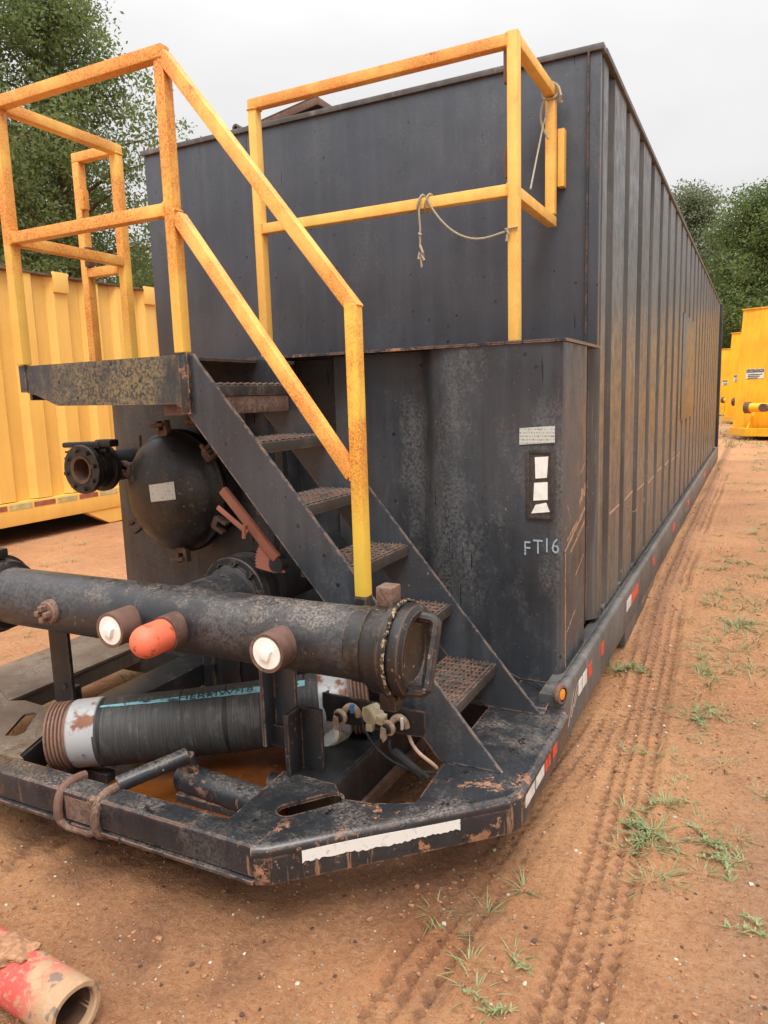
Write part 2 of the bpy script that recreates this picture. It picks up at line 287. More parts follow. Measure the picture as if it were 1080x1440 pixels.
# ------------------------------------------------------------------ mesh helpers
def V(*a): return Vector(a)
class B:
    """collects shapes into one mesh"""
    def __init__(s): s.bm = bmesh.new()
    def _merge(s, t):
        me = bpy.data.meshes.new('t'); t.to_mesh(me); t.free(); s.bm.from_mesh(me); bpy.data.meshes.remove(me); return s
    def box(s, lo, hi, bev=0., rot=None, seg=2):
        lo, hi = Vector(lo), Vector(hi); c = (lo+hi)/2; d = hi-lo; t = bmesh.new(); bmesh.ops.create_cube(t, size=1)
        for v in t.verts: v.co = Vector((v.co.x*d.x, v.co.y*d.y, v.co.z*d.z))
        if bev: bmesh.ops.bevel(t, geom=t.edges[:], offset=bev, segments=seg, affect='EDGES', profile=.6)
        for v in t.verts: v.co = (rot@v.co if rot else v.co)+c
        return s._merge(t)
    def bar(s, p, q, wd, ht, up=(0, 0, 1), bev=.004):
        p, q = Vector(p), Vector(q); d = (q-p); L = d.length; d.normalize(); u = Vector(up); sx = d.cross(u).normalized(); u = sx.cross(d)
        t = bmesh.new(); bmesh.ops.create_cube(t, size=1)
        for v in t.verts: v.co = Vector((v.co.x*wd, v.co.y*L, v.co.z*ht))
        if bev: bmesh.ops.bevel(t, geom=t.edges[:], offset=bev, segments=2, affect='EDGES', profile=.6)
        R = Matrix((sx, d, u)).transposed()
        for v in t.verts: v.co = R@v.co+(p+q)/2
        return s._merge(t)
    def rev(s, o, ax, prof, seg=40, close=False):
        """revolve (radius, along) profile about axis ax through o"""
        o, a = Vector(o), Vector(ax).normalized(); h = Vector((0, 0, 1)) if abs(a.z) < .9 else Vector((1, 0, 0)); u = a.cross(h).normalized(); v = a.cross(u)
        t = bmesh.new(); rings = []
        for r, l in prof:
            if r < 1e-6: rings.append([t.verts.new(o+a*l)])
            else: rings.append([t.verts.new(o+a*l+(u*math.cos(2*math.pi*i/seg)+v*math.sin(2*math.pi*i/seg))*r) for i in range(seg)])
        for A, D in zip(rings, rings[1:]+([rings[0]] if close else [])):
            for i in range(seg):
                j = (i+1) % seg
                f = [A[i % len(A)], A[j % len(A)], D[j % len(D)], D[i % len(D)]]; g = []
                for x in f:
                    if x not in g: g.append(x)
                if len(g) > 2: t.faces.new(g)
        bmesh.ops.recalc_face_normals(t, faces=t.faces); return s._merge(t)
    def cyl(s, p, q, r, seg=24, r2=None, b=.0):
        p, q = Vector(p), Vector(q); L = (q-p).length; r2 = r if r2 is None else r2
        pr = [(0, 0), (r, 0), (r2, L), (0, L)] if not b else [(0, 0), (r-b, 0), (r, b), (r2, L-b), (r2-b, L), (0, L)]
        return s.rev(p, q-p, pr, seg)
    def sweep(s, pts, r, seg=8):
        pts = [Vector(p) for p in pts]; t = bmesh.new(); rings = []; u = None
        for i, p in enumerate(pts):
            d = (pts[min(i+1, len(pts)-1)]-pts[max(i-1, 0)]).normalized()
            if u is None: u = d.cross(Vector((.3, .2, .9))).normalized()
            u = (u-d*u.dot(d)).normalized(); v = d.cross(u); rr = r(i/(len(pts)-1)) if callable(r) else r
            rings.append([t.verts.new(p+(u*math.cos(2*math.pi*k/seg)+v*math.sin(2*math.pi*k/seg))*rr) for k in range(seg)])
        for A, D in zip(rings, rings[1:]):
            for k in range(seg): t.faces.new((A[k], A[(k+1) % seg], D[(k+1) % seg], D[k]))
        t.faces.new(rings[0]); t.faces.new(rings[-1]); bmesh.ops.recalc_face_normals(t, faces=t.faces); return s._merge(t)
    def plate(s, loops, M, th, bev=0.):
        """flat plate from 2D outlines (first outer, others holes); M maps (u, v, w) -> world; thickness th towards -w"""
        t = bmesh.new(); es = []
        for lp in loops:
            vs = [t.verts.new((x, y, 0)) for x, y in lp]; es += [t.edges.new((vs[i], vs[(i+1) % len(vs)])) for i in range(len(vs))]
        bmesh.ops.triangle_fill(t, edges=es, use_beauty=True, use_dissolve=False)
        bmesh.ops.recalc_face_normals(t, faces=t.faces)
        if t.faces[0].normal.z < 0: bmesh.ops.reverse_faces(t, faces=t.faces)
        r = bmesh.ops.extrude_face_region(t, geom=t.faces[:])
        top = [e for e in r['geom'] if isinstance(e, bmesh.types.BMVert)]
        for v in t.verts: v.co.z = -th
        for v in top: v.co.z = 0
        bmesh.ops.recalc_face_normals(t, faces=t.faces)
        for v in t.verts: v.co = M(v.co.x, v.co.y, v.co.z)
        bmesh.ops.recalc_face_normals(t, faces=t.faces); return s._merge(t)
def bez(cp, n=24):
    out_ = []
    for i in range(n+1):
        t_ = i/n; p = [c.copy() for c in cp]
        while len(p) > 1: p = [a.lerp(d, t_) for a, d in zip(p, p[1:])]
        out_.append(p[0])
    return out_
XY = lambda z: (lambda u, v, w_: Vector((u, v, z+w_)))         # horizontal plate with its top at z
XZ = lambda y: (lambda u, v, w_: Vector((u, y-w_, v)))         # upright plate with its front at y
YZ = lambda x: (lambda u, v, w_: Vector((x+w_, u, v)))
ORG = {}
def obj(name, b, mat, parent=None, ang=35, **tags):
    bm = b.bm if isinstance(b, B) else b
    me = bpy.data.meshes.new(name)
    co = [v.co for v in bm.verts]
    lo = Vector([min(c[i] for c in co) for i in range(3)]); hi = Vector([max(c[i] for c in co) for i in range(3)])
    c = (lo+hi)/2
    if parent is None: c.z = lo.z
    for v in bm.verts: v.co -= c
    bm.to_mesh(me); bm.free()
    for p in me.polygons: p.use_smooth = True
    me.set_sharp_from_angle(angle=math.radians(ang))
    me.materials.append(K[mat] if isinstance(mat, str) else mat)
    o = bpy.data.objects.new(name, me); C.objects.link(o); ORG[o] = c
    if parent: o.parent = parent; o.location = c-ORG[parent]
    else: o.location = c
    for k, v in tags.items(): o[k] = v
    return o
def empty(name, loc, label, cat, group=None):
    o = bpy.data.objects.new(name, None); C.objects.link(o); o.location = loc; ORG[o] = Vector(loc); o.empty_display_size = .2
    o['label'] = label; o['category'] = cat
    if group: o['group'] = group
    return o
def dup(o, name=None):
    c = o.copy(); C.objects.link(c)
    for ch in list(o.children):
        k = dup(ch); k.parent = c
    return c
def text_bm(s, size, align='CENTER'):
    cu = bpy.data.curves.new('t', 'FONT'); cu.body = s; cu.size = size; cu.align_x = align; cu.align_y = 'CENTER'; cu.resolution_u = 2
    o = bpy.data.objects.new('t', cu); C.objects.link(o); dg = bpy.context.evaluated_depsgraph_get()
    me = bpy.data.meshes.new_from_object(o.evaluated_get(dg)); bm = bmesh.new(); bm.from_mesh(me)
    bpy.data.objects.remove(o); bpy.data.curves.remove(cu); bpy.data.meshes.remove(me); return bm
def mapbm(bm, f):
    for v in bm.verts: v.co = f(v.co)
    return bm

# ------------------------------------------------------------------ ground
_NG = {}
def _ng(seed):
    if seed not in _NG: _NG[seed] = np.random.default_rng(seed).random((256, 256))
    return _NG[seed]
def vnoise(x, y, sc_, seed, octv=4, gain=.5):
    r = np.zeros_like(x); amp = 1.; tot = 0
    for o in range(octv):
        g = _ng(seed+o); X_ = x*sc_*2**o; Y_ = y*sc_*2**o
        xi = np.floor(X_).astype(int); yi = np.floor(Y_).astype(int); fx = X_-xi; fy = Y_-yi; fx = fx*fx*(3-2*fx); fy = fy*fy*(3-2*fy)
        a = g[xi % 256, yi % 256]; b_ = g[(xi+1) % 256, yi % 256]; c_ = g[xi % 256, (yi+1) % 256]; d_ = g[(xi+1) % 256, (yi+1) % 256]
        r += amp*((a*(1-fx)+b_*fx)*(1-fy)+(c_*(1-fx)+d_*fx)*fy); tot += amp; amp *= gain
    return r/tot
def sst(x, a, b): t = np.clip((x-a)/(b-a), 0, 1); return t*t*(3-2*t)
def base_h(x, y):
    h = .125*sst(y, -.5, 2.4)*sst(x, -1.4, -.2)
    h = h+.03*(vnoise(x+50, y+50, .55, 3, 3)-.5)*2*sst(np.abs(x-1), -.5, .6)
    h = h+.022*np.exp(-((x-.155)/.055)**2)*sst(y, -.2, .5)*(.4+vnoise(x, y, 4, 61, 3))*1.6        # loose dirt banked along the skid
    return h
TRK = [  # centre line points (y, x), half width, lug rows
    ([(-2.6, .30), (-1.6, .31), (-.8, .285), (0, .25), (1.5, .195), (4, .19), (9, .22)], .085, (-.07, -.025, .025, .07), .052),
    ([(-2.6, -.10), (-2.0, -.075), (-1.4, -.02), (-1.0, .02), (-.5, .075), (.2, .10), (.7, .10)], .085, (-.06, .0, .06), .056),
    ([(-4, -1.62), (-2.2, -1.55), (-1.9, -1.50), (-1.0, -1.9), (0, -2.6), (3, -3.6)], .10, (-.075, -.025, .025, .075), .056),
]
def tracks(x, y):
    dz = np.zeros_like(x); pit = np.zeros_like(x)
    for k, (pl, hw, rows, per) in enumerate(TRK):
        py = np.array([p[0] for p in pl]); px = np.array([p[1] for p in pl])
        u = x-np.interp(y, py, px)-.004*np.sin(y*2.1+k); ins = sst(-np.abs(u), -hw-.03, -hw+.01)*sst(y, py[0], py[0]+.2)*sst(-y, -py[-1], -py[-1]+.3)
        patch = .3+.7*sst(vnoise(x+9*k, y, 1.9, 40+k, 3), .30, .50)
        dz -= ins*.007*patch; dz += .006*np.exp(-((np.abs(u)-hw-.03)/.016)**2)*(.3+1.4*vnoise(x, y, 9, 55+k, 3))*patch*ins.max(initial=0)*sst(y, py[0], py[0]+.2)*sst(-y, -py[-1], -py[-1]+.3)
        for i, r0 in enumerate(rows):
            ph = (y/per+i*.5+.12*np.sin(y*3.1+i)) % 1.0; zig = .010*(np.abs(ph-.5)*4-1)
            line = sst(1-((u-r0-zig)/.010)**2, 0, .8)*.45; dot = sst(1-((u-r0-.004)/.013)**2-((ph-.5)*per/.013)**2, 0, .55)
            g = np.maximum(line, dot)*ins*patch; dz -= .0135*g; pit += g
    return dz, pit
def ground_h(x, y):
    x = np.asarray(x, float); y = np.asarray(y, float); dz, pit = tracks(x, y)
    near = sst(-np.hypot(x, y+1), -14, -5)
    rough = (.016*(vnoise(x, y, 2.3, 11, 5, .55)-.5)+.013*(vnoise(x, y, 11, 23, 4, .7)-.5))*2*(.35+.65*near)
    lump = sst(vnoise(x+3, y+7, 5.5, 71, 4), .57, .75)*.020*np.exp(-(((x+.12)/.28)**2+((y+2.05)/.45)**2))      # broken clods by the bumper
    lump += sst(vnoise(x+3, y+7, 7, 77, 4), .5, .72)*.03*np.exp(-(((x+1.25)/.35)**2+((y+1.95)/.3)**2))
    inT = sst(pit, .02, .5)
    return base_h(x, y)+dz+rough*(1-.5*inT)+lump
def axis(lo, hi, step, far0, far1, g=1.06):
    a = list(np.arange(lo, hi, step)); s_ = step; p = hi
    while p < far1: a.append(p); s_ *= g; p += s_
    s_ = step; p = lo-step; L = []
    while p > far0: L.append(p); s_ *= g; p -= s_
    return np.array(L[::-1]+a+[far1])
gx = axis(-.6, .85, .0058, -420, 420, 1.035); gy = axis(-2.6, .7, .0064, -90, 600, 1.028)
GX, GY = np.meshgrid(gx, gy); hz = ground_h(GX, GY)
far = sst(np.hypot(GX, GY), 30, 60); hz = hz*(1-far)
me = bpy.data.meshes.new('ground'); nx, ny = len(gx), len(gy)
co = np.stack([GX.ravel(), GY.ravel(), hz.ravel()], 1)
i0 = (np.arange(ny-1)[:, None]*nx+np.arange(nx-1)[None]).ravel(); quads = np.stack([i0, i0+1, i0+1+nx, i0+nx], 1)
me.vertices.add(len(co)); me.vertices.foreach_set('co', co.ravel()); me.loops.add(quads.size); me.loops.foreach_set('vertex_index', quads.ravel().astype(np.int32))
me.polygons.add(len(quads)); me.polygons.foreach_set('loop_start', np.arange(0, quads.size, 4, dtype=np.int32)); me.update(calc_edges=True)
me.polygons.foreach_set('use_smooth', np.ones(len(quads), bool))
x, y = co[:, 0], co[:, 1]; _, pit = tracks(x, y)
wet_dark = np.clip(.45*sst(vnoise(x+20, y, 1.6, 91, 4), .55, .72)*np.exp(-((x-.2)/1.2)**2)*.8 + .8*sst(pit, .15, .6) + .9*np.exp(-((x-.15)/.06)**2)*sst(y, .3, 1.) + .9*np.exp(-(((x+.62)/.3)**2+((y+2.15)/.12)**2))*sst(vnoise(x, y, 6, 19, 3), .35, .6)  # damp patches, plus shade painted into the tyre track pits
      + .9*sst(-x, -.12, .25)*sst(x, -2.6, -2.2)*sst(y, -2.05, -1.6)*sst(-y, .3, .5)*(.6+.6*vnoise(x, y, 3, 29, 4)), 0, 1)  # darker across the front frame footprint
clay = sst(vnoise(x+1, y+1, 6, 33, 4), .45, .62)*np.exp(-(((x+.10)/.17)**2+((y+1.72)/.24)**2))
wet_dark = np.clip(wet_dark+.3*sst(vnoise(x+40, y+3, 1.3, 97, 4), .5, .66)*np.exp(-(((x+.9)/.9)**2+((y+2.2)/.5)**2)), 0, 1)
wet_dark = np.clip(wet_dark+.75*sst(vnoise(x+3, y+7, 5, 77, 4), .38, .6)*np.exp(-(((x+1.3)/.4)**2+((y+1.98)/.22)**2))+.5*sst(vnoise(x, y, 5, 66, 4), .4, .6)*np.exp(-(((x+.05)/.22)**2+((y+1.95)/.5)**2)), 0, 1)
grey = np.clip(sst(x, .35, .9)*sst(-y, -.6, 1.4)*sst(vnoise(x, y, 1.2, 51, 4), .35, .6), 0, 1)
for nm, a in (('wet_dark', wet_dark), ('clay', clay), ('grey', grey)):
    at = me.attributes.new(nm, 'FLOAT', 'POINT'); at.data.foreach_set('value', a.astype(np.float32))
me.materials.append(K['ground']); go = bpy.data.objects.new('ground', me); C.objects.link(go); go['kind'] = 'structure'
_gxl, _gyl = gx.tolist(), gy.tolist()
import bisect
def gz(x, y):                                            # bilinear height of the built ground
    i = min(max(bisect.bisect_right(_gxl, x)-1, 0), nx-2); j = min(max(bisect.bisect_right(_gyl, y)-1, 0), ny-2)
    fx = (x-_gxl[i])/(_gxl[i+1]-_gxl[i]); fy = (y-_gyl[j])/(_gyl[j+1]-_gyl[j])
    return float((hz[j, i]*(1-fx)+hz[j, i+1]*fx)*(1-fy)+(hz[j+1, i]*(1-fx)+hz[j+1, i+1]*fx)*fy)
def gpt(px, py):
    z = 0.
    for _ in range(6): p = onZ(px, py, z); z = gz(p[0], p[1])
    return Vector((p[0], p[1], z))

# ------------------------------------------------------------------ the black tank
T = empty('storage_tank', (-1.3, 4, .15), 'long charcoal steel storage tank with front stair and yellow rails on muddy ground', 'tank')
ZT = 2.92; LED = 1.665; YE = 11.38
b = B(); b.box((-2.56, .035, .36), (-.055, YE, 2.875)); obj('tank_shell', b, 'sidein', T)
fp = obj('front_panel', B().box((-2.6, 0, LED+.002), (-.001, .034, 2.895), .004), 'front', T)
b = B(); b.box((-2.615, -.014, 2.896), (.012, .05, 2.922), .004); obj('front_rim', b, 'rail', T, label='dark rusty rim along the top front edge')
b = B(); b.box((-.06, .052, 2.896), (.016, YE+.01, 2.922), .004); obj('side_rim', b, 'rail', T)
obj('left_rim', B().box((-2.615, .052, 2.896), (-2.55, YE, 2.922), .004), 'rail', T)
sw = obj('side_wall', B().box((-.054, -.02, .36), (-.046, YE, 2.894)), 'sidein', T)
# vertical ribs of the right side wall, one by one
def rib_mesh(y0, y1, dep, z0, z1, x0=-.045, sl=.055):
    b = B(); f = lambda u, v, w_: Vector((x0+v, u, z0+w_+(z1-z0)))
    t = [(y0, 0), (y0+sl, dep), (y1-sl, dep), (y1, 0)]
    b.plate([t], f, z1-z0); return b
y = .002; ribs = []
edges = [(.036, .215), (.30, .70)]
yy = .78
while yy < YE-.3: edges.append((yy, yy+.40)); yy += .515
edges[-1] = (edges[-1][0], YE-.02)
PAN = (4.15, 5.45)
for i, (a, d) in enumerate(edges):
    o = obj('wall_rib', rib_mesh(a-.02, d+.02, .047 if i else .044, .372, 2.893), 'side', sw, 25)
obj('patch_panel', B().box((.0035, PAN[0], 1.15), (.010, PAN[1], 2.16), .002), 'side', sw)
obj('rear_post', B().box((-.03, YE+.012, .36), (.05, YE+.07, 2.9), .006), 'sidein', T)
# lower nose with two bulging columns and a recess
prof = [(0, -.235), (0, -.615), (-.006, -.640), (-.02, -.653), (-.045, -.657), (-.15, -.661), (-.30, -.663), (-.42, -.660), (-.49, -.652), (-.54, -.635), (-.575, -.605), (-.60, -.575), (-.625, -.556), (-.66, -.548), (-.74, -.552), (-.85, -.560), (-.98, -.558), (-1.06, -.545), (-1.085, -.52), (-1.09, -.40), (-1.36, -.40),
        (-1.36, -.58), (-1.38, -.63), (-1.43, -.657), (-2.28, -.657), (-2.36, -.63), (-2.41, -.57), (-2.43, -.48), (-2.43, .03), (-.08, .03), (-.08, -.235)]
b = B(); b.plate([prof], XY(LED-.012), LED-.012-.27); obj('lower_front_wall', b, 'nose', T, 30)
obj('corner_gap_wall', B().box((-.06, -.232, .37), (-.05, -.024, LED-.014)), 'sidein', T)
b = B(); b.plate([[(.012, -.0), (.012, -.668), (-2.44, -.668), (-2.44, -.0)]], XY(LED), .011); obj('ledge_plate', b, 'deck', T, label='walkway ledge plate with rusty edge above the lower wall')
# skid rail
b = B(); b.box((-.04, -.86, .15), (.058, YE, .345), .006); rail = obj('skid_rail', b, 'rail', T)
b = B(); b.cyl((.034, -.855, .346), (.034, YE, .346), .023, 16); obj('rail_tube', b, 'rail', rail)
for i, (a, d) in enumerate(edges[:14]):
    if i: 
        pa = edges[i-1][1]; b = B(); b.plate([[(-.048, pa+.02), (.0, pa), (.0, a), (-.048, a-.02)]], XY(.384), .012); obj('rib_gusset', b, 'rail', rail)
for (y0, y1, m_) in [(-.62, -.55, 'tapew'), (-.535, -.46, 'tapew'), (-.43, -.36, 'red'), (-.14, -.07, 'red'), (.62, .78, 'tapew'), (.79, 1.06, 'red'), (1.75, 1.85, 'red'), (3.1, 3.3, 'red'), (4.6, 4.8, 'red'), (7.2, 7.6, 'red')]:
    obj('reflector_tape', B().box((.0585, y0, .255), (.0605, y1, .315)), m_, rail)
b = B()
for k in range(3): b.plate([[(-.80+.05*k, .20+.02*k), (-.70+.06*k, .315), (-.694+.06*k, .315), (-.79+.05*k, .195+.02*k)]], YZ(.0592), .001)
obj('scratch_mark', b, 'tan', rail)
# support foot under rail
obj('rail_foot', B().box((-.03, .62, .06), (.054, 1.9, .149), .004), 'rail', rail)

# ---- front frame: decks, beams, bumper
DZ = .295
slot = []
sc0, sc1, r0 = Vector((-.515, -1.845)), Vector((-.425, -1.735)), .032
d_ = (sc1-sc0).normalized(); nrm_ = Vector((-d_.y, d_.x))
for k in range(9): a = math.pi/2+math.pi*k/8; slot.append(tuple(sc0+d_*math.cos(a)*r0+nrm_*math.sin(a)*r0))
for k in range(9): a = -math.pi/2+math.pi*k/8; slot.append(tuple(sc1+d_*math.cos(a)*r0+nrm_*math.sin(a)*r0))
outer = [(.068, -.87), (.072, -1.49), (.055, -1.525), (-.46, -2.005), (-.50, -2.012), (-.66, -2.00), (-.645, -1.945), (-.655, -1.66), (-.46, -1.665), (-.40, -1.73), (-.31, -1.715), (-.24, -1.688), (-.19, -1.66), (-.203, -1.437), (-.21, -.87)]
b = B(); b.plate([outer, slot], XY(DZ), .012); deck = obj('front_deck_plate', b, 'deck', T, label='black steel corner deck with an oblong slot')
b = B()                                                            # bent skirt with rounded top edge
pts = [(.072, -.90), (.072, -1.49), (.052, -1.53), (-.462, -2.012), (-.50, -2.03)]
b.sweep([(p[0]-.012, p[1]+.006, DZ-.02) for p in pts], .022, 14)
for p, q in zip(pts, pts[1:]): b.bar((p[0], p[1], .235), (q[0], q[1], .235), .014, .10, bev=.002)
obj('deck_skirt', b, 'deck', deck)
# torn white strip on the angled skirt
p, q = Vector((-.40, -1.954)), Vector((-.065, -1.640)); nn = Vector(((q-p).y, -(q-p).x)).normalized(); N_ = 60; top, bot = [], []
for i in range(N_+1):
    u = i/N_; top.append((u, .268+.002*math.sin(u*5))); bot.append((u, .231+.007*rng.random()*(1 if 0 < i < N_ else 0)+.002*math.sin(u*9)))
off = .0095
b = B(); b.plate([bot+top[::-1]], lambda u, v, w_: Vector((p.x+(q-p).x*u+nn.x*(off+w_), p.y+(q-p).y*u+nn.y*(off+w_), v)), .0015); obj('torn_white_strip', b, 'torn', deck)
for (y0, y1, m_) in [(-1.46, -1.36, 'tapew'), (-1.345, -1.245, 'tapew'), (-1.23, -1.20, 'red'), (-1.19, -1.165, 'red'), (-1.13, -1.07, 'red')]:
    obj('reflector_tape', B().box((.0795, y0, .232), (.0815, y1, .272)), m_, deck)
# bumper tube across the front
b = B(); b.box((-1.74, -2.035, .20), (-.49, -1.948, DZ+.003), .014, seg=3); bump = obj('bumper_beam', b, 'deck', T, label='chipped black square bumper beam across the nose')
b = B(); b.bar((-1.735, -1.992, .248), (-2.43, -1.45, .248), .087, .094, bev=.014); obj('bumper_end', b, 'deck', bump)
obj('bumper_lip', B().box((-1.73, -2.045, .188), (-.50, -1.96, .199), .003), 'deck', bump)
for xx in (-1.235, -1.075):
    b = B(); pth = bez([Vector(q_) for q_ in ((xx+.012, -1.945, .302), (xx, -2.0, .310), (xx, -2.058, .312), (xx-.004, -2.048, .255), (xx-.005, -2.058, .18), (xx, -2.05, .165), (xx+.01, -1.98, .175))], 18)
    b.sweep(pth, .0145, 10); obj('hanger_rod', b, 'rust', bump)
b = B(); b.sweep([(-1.235, -2.048, .20), (-1.20, -2.045, .182), (-1.15, -2.04, .180), (-1.11, -2.045, .183), (-1.078, -2.05, .20)], .011, 8); obj('hanger_rod', b, 'rust', bump)
b = B(); b.cyl((-1.075, -1.955, .305), (-.955, -1.765, .338), .026, 20, b=.004); b.cyl((-.955, -1.765, .338), (-.945, -1.745, .27), .02, 12); obj('hitch_stub', b, 'deck', T)
b = B(); b.cyl((-1.01, -1.735, .235), (-.655, -1.765, .235), .047, 24); b.box((-1.0, -1.79, .165), (-.66, -1.70, .205), .004); obj('cross_tube', b, 'deck', T)
obj('right_frame_beam', B().box((-.652, -1.668, .12), (-.468, -.70, .289), .022, seg=3), 'black', T)
obj('pan_edge', B().box((-.466, -1.67, .10), (-.452, -.70, .15), .002), 'rust', T)
obj('left_frame_beam', B().box((-1.735, -1.60, .12), (-1.565, -.70, .289), .012), 'black', T)
b = B(); b.box((-1.56, -.98, .09), (-.655, -.965, .42)); 
for k in range(6): b.box((-1.5+.14*k, -.99, .09), (-1.485+.14*k, -.982, .42))
obj('cross_member', b, 'black', T)
b = B(); b.box((-2.43, -.90, .15), (.04, -.86, .278)); obj('rear_cross_channel', b, 'black', T)
b = B(); b.box((-1.563, -1.945, .125), (-.654, -.99, .14)); b.box((-1.563, -1.945, .141), (-1.55, -.99, .19)); obj('drip_pan', b, 'inrust', T)
b = B(); b.rev((-.70, -1.60, .20), (-1, -.25, 0), [(.030, .0), (.042, 0), (.042, .05), (.032, .05), (.030, .0)], 24); obj('drain_stub', b, 'black', T)
# left decks
lslot = [(-1.745, -1.85), (-1.70, -1.835), (-1.70, -1.80), (-1.80, -1.67), (-1.825, -1.665), (-1.845, -1.69), (-1.83, -1.72)]
b = B(); b.plate([[(-1.52, -1.945), (-1.56, -1.93), (-1.66, -1.68), (-1.70, -1.62), (-1.96, -1.60), (-2.02, -1.63), (-2.40, -1.46), (-1.74, -1.975)], lslot], XY(DZ), .012); ld = obj('left_deck_plate', b, 'dirtdeck', T)
b = B(); b.bar((-1.558, -1.925, .235), (-1.668, -1.66, .235), .012, .105, bev=.002); obj('deck_skirt', b, 'black', ld)
b = B(); b.plate([[(-2.02, -1.628), (-2.40, -1.455), (-2.43, -1.40), (-2.43, -.66), (-2.03, -.66)]], XY(DZ-.001), .012); b.box((-2.045, -1.60, .21), (-2.03, -.66, .281)); obj('left_side_deck', b, 'dirtdeck', T)
b = B(); b.box((-2.43, -1.42, .16), (-2.40, -.66, .282)); obj('left_deck_edge', b, 'dirtdeck', T)
wobj = obj('rusty_water', B().box((-1.548, -1.944, .142), (-.656, -.992, .178)), 'water'); wobj['kind'] = 'structure'

# curved transition plate and marker lamp at the right rail end
b = B(); tp = []
for k in range(9): a = math.pi/2*k/8; tp.append((-.86-.10*math.cos(a)+.0, .30+.055*math.sin(a)*0+.05*(1-math.cos(a))*0+.06*math.sin(a)))
b.plate([[(-.93, .297), (-.92, .303)]+[(-.90+.06*(1-math.cos(math.pi/2*k/6)), .303+.008*math.sin(math.pi/2*k/6)) for k in range(7)]+[(-.66, .311), (-.66, .297)]], YZ(.0), .16); obj('corner_shoe', b, 'deck', T)
lp = onY(788, 976, -.87); b = B(); b.rev(lp, (1, -.28, .05), [(0, -.012), (.036, -.012), (.040, 0), (.035, .01), (.026, .012)], 28); lamp = obj('marker_lamp', b, 'rust', T, label='round amber marker lamp in a rusty ring')
b = B(); b.rev(lp, (1, -.28, .05), [(.022, .004), (.020, .010), (.012, .012), (0, .013)], 24); obj('amber_lens', b, 'amber', lamp)
b = B(); b.sweep([Vector(lp)+V(-.03, .02, -.02), V(-.10, -.72, .33), V(-.16, -.70, .325), V(-.22, -.72, .36)], .004, 6); obj('lamp_wire', b, 'rubber', lamp)

obj('worn_patch', B().box((-1.215, -2.0375, .205), (-1.095, -2.0355, .28)), 'rust', bump)
# ---- stair
SY0, SY1 = -1.405, -.945
def stringer(y0, th, name, mat, ext=False):
    pl = [(-.012, .297), (-1.112, 1.615), (-1.128, 1.64), (-1.18, 1.64), (-1.18, 1.44), (-.222, .297)]
    if ext: pl = [(-.012, .297), (-1.119, 1.64), (-1.46, 1.64), (-1.46, 1.45), (-1.20, 1.45), (-.222, .297)]
    b = B(); b.plate([pl], XZ(y0), th); return obj(name, b, mat, T)
st1 = stringer(SY0, .012, 'stair_stringer', 'stair'); st2 = stringer(SY1, .012, 'stair_stringer', 'stair', True)
b = B(); b.box((-1.185, SY0-.016, 1.43), (-1.142, SY0-.001, 1.645), .002); obj('stringer_cap', b, 'deck', st1)
for (zt, xn) in [(1.535, -1.035), (1.332, -.868), (1.118, -.70), (.908, -.525), (.69, -.352), (.480, -.176)]:
    x0, x1 = xn-.205, xn; b = B()
    b.box((x0, SY0+.014, zt-.045), (x1, SY1-.002, zt-.006), .003)
    tr = obj('stair_tread', b, 'tread', T)
    b = B()                                               # raised serrated grip rows
    nr = 13
    for r in range(nr):
        xr = x0+.012+(x1-x0-.024)*r/(nr-1); pts = []
        for k in range(23):
            yk = SY0+.02+(SY1-SY0-.03)*k/22; pts.append((xr+(.004 if k % 2 else -.004), yk, zt-.006+(.006 if (k+r) % 2 else .002)))
        b.sweep(pts, .0042, 4)
    obj('grip_rows', b, 'tread', tr, 20)
obj('riser_box', B().box((-1.30, SY0+.02, 1.425), (-1.04, SY1-.005, 1.489), .004), 'rust', T)
b = B(); b.box((-1.135, SY1+.012, .30), (-1.10, SY1+.05, 1.44), .003); b.bar((-.65, SY1+.04, .30), (-1.10, SY1+.04, .9), .04, .04); obj('stair_brace', b, 'black', T)
# landing
b = B(); b.plate([[(-2.0, 1.637), (-2.003, 1.53), (-1.955, 1.52), (-1.835, 1.474), (-1.225, 1.466), (-1.183, 1.445), (-1.183, 1.64)]], XZ(SY0+.001), .012); lf = obj('landing_fascia', b, 'olive', T, label='tan-stained charcoal fascia of the stair landing')
obj('fascia_end', B().box((-2.035, SY0-.006, 1.532), (-1.998, SY0+.03, 1.640), .003), 'stair', lf)
b = B(); b.box((-2.03, SY0+.014, 1.622), (-1.19, -.672, 1.636), .002); obj('landing_plate', b, 'tread', T)
b = B(); b.box((-2.03, SY0+.032, 1.50), (-2.016, -.67, 1.621)); obj('landing_side_plate', b, 'stair', T)

# ---- yellow rails (2 inch square tube)
W = .043
def tube(name, pts, mat, wd=W, ht=None, up=(0, 0, 1)):
    b = B()
    for p, q in zip(pts, pts[1:]): b.bar(p, q, wd, ht or wd, up=up, bev=.005)
    return obj(name, b, mat, T)
Y0 = SY0-.0
def post(x, yv, z0, z1, mat): 
    b = B(); b.box((x-W/2, yv-W/2, z0), (x+W/2, yv+W/2, z1), .005); return obj('railing_post', b, mat, T)
ZR = 2.625
LX, RX, BY = -2.005, -1.172, -.80
post(LX, Y0, 1.641, ZR-W/2-.001, 'yland'); post(RX, Y0, 1.645, ZR-W/2-.001, 'yland'); post(LX-.015, BY, 1.637, ZR-W/2-.001, 'yland')
tube('top_rail', [(LX-W/2, Y0, ZR), (RX+W/2-.005, Y0, ZR)], 'yrail')
tube('top_rail', [(LX-.01, Y0+W/2+.001, ZR-.001), (LX-.015, BY+W/2, ZR-.001)], 'yrail')
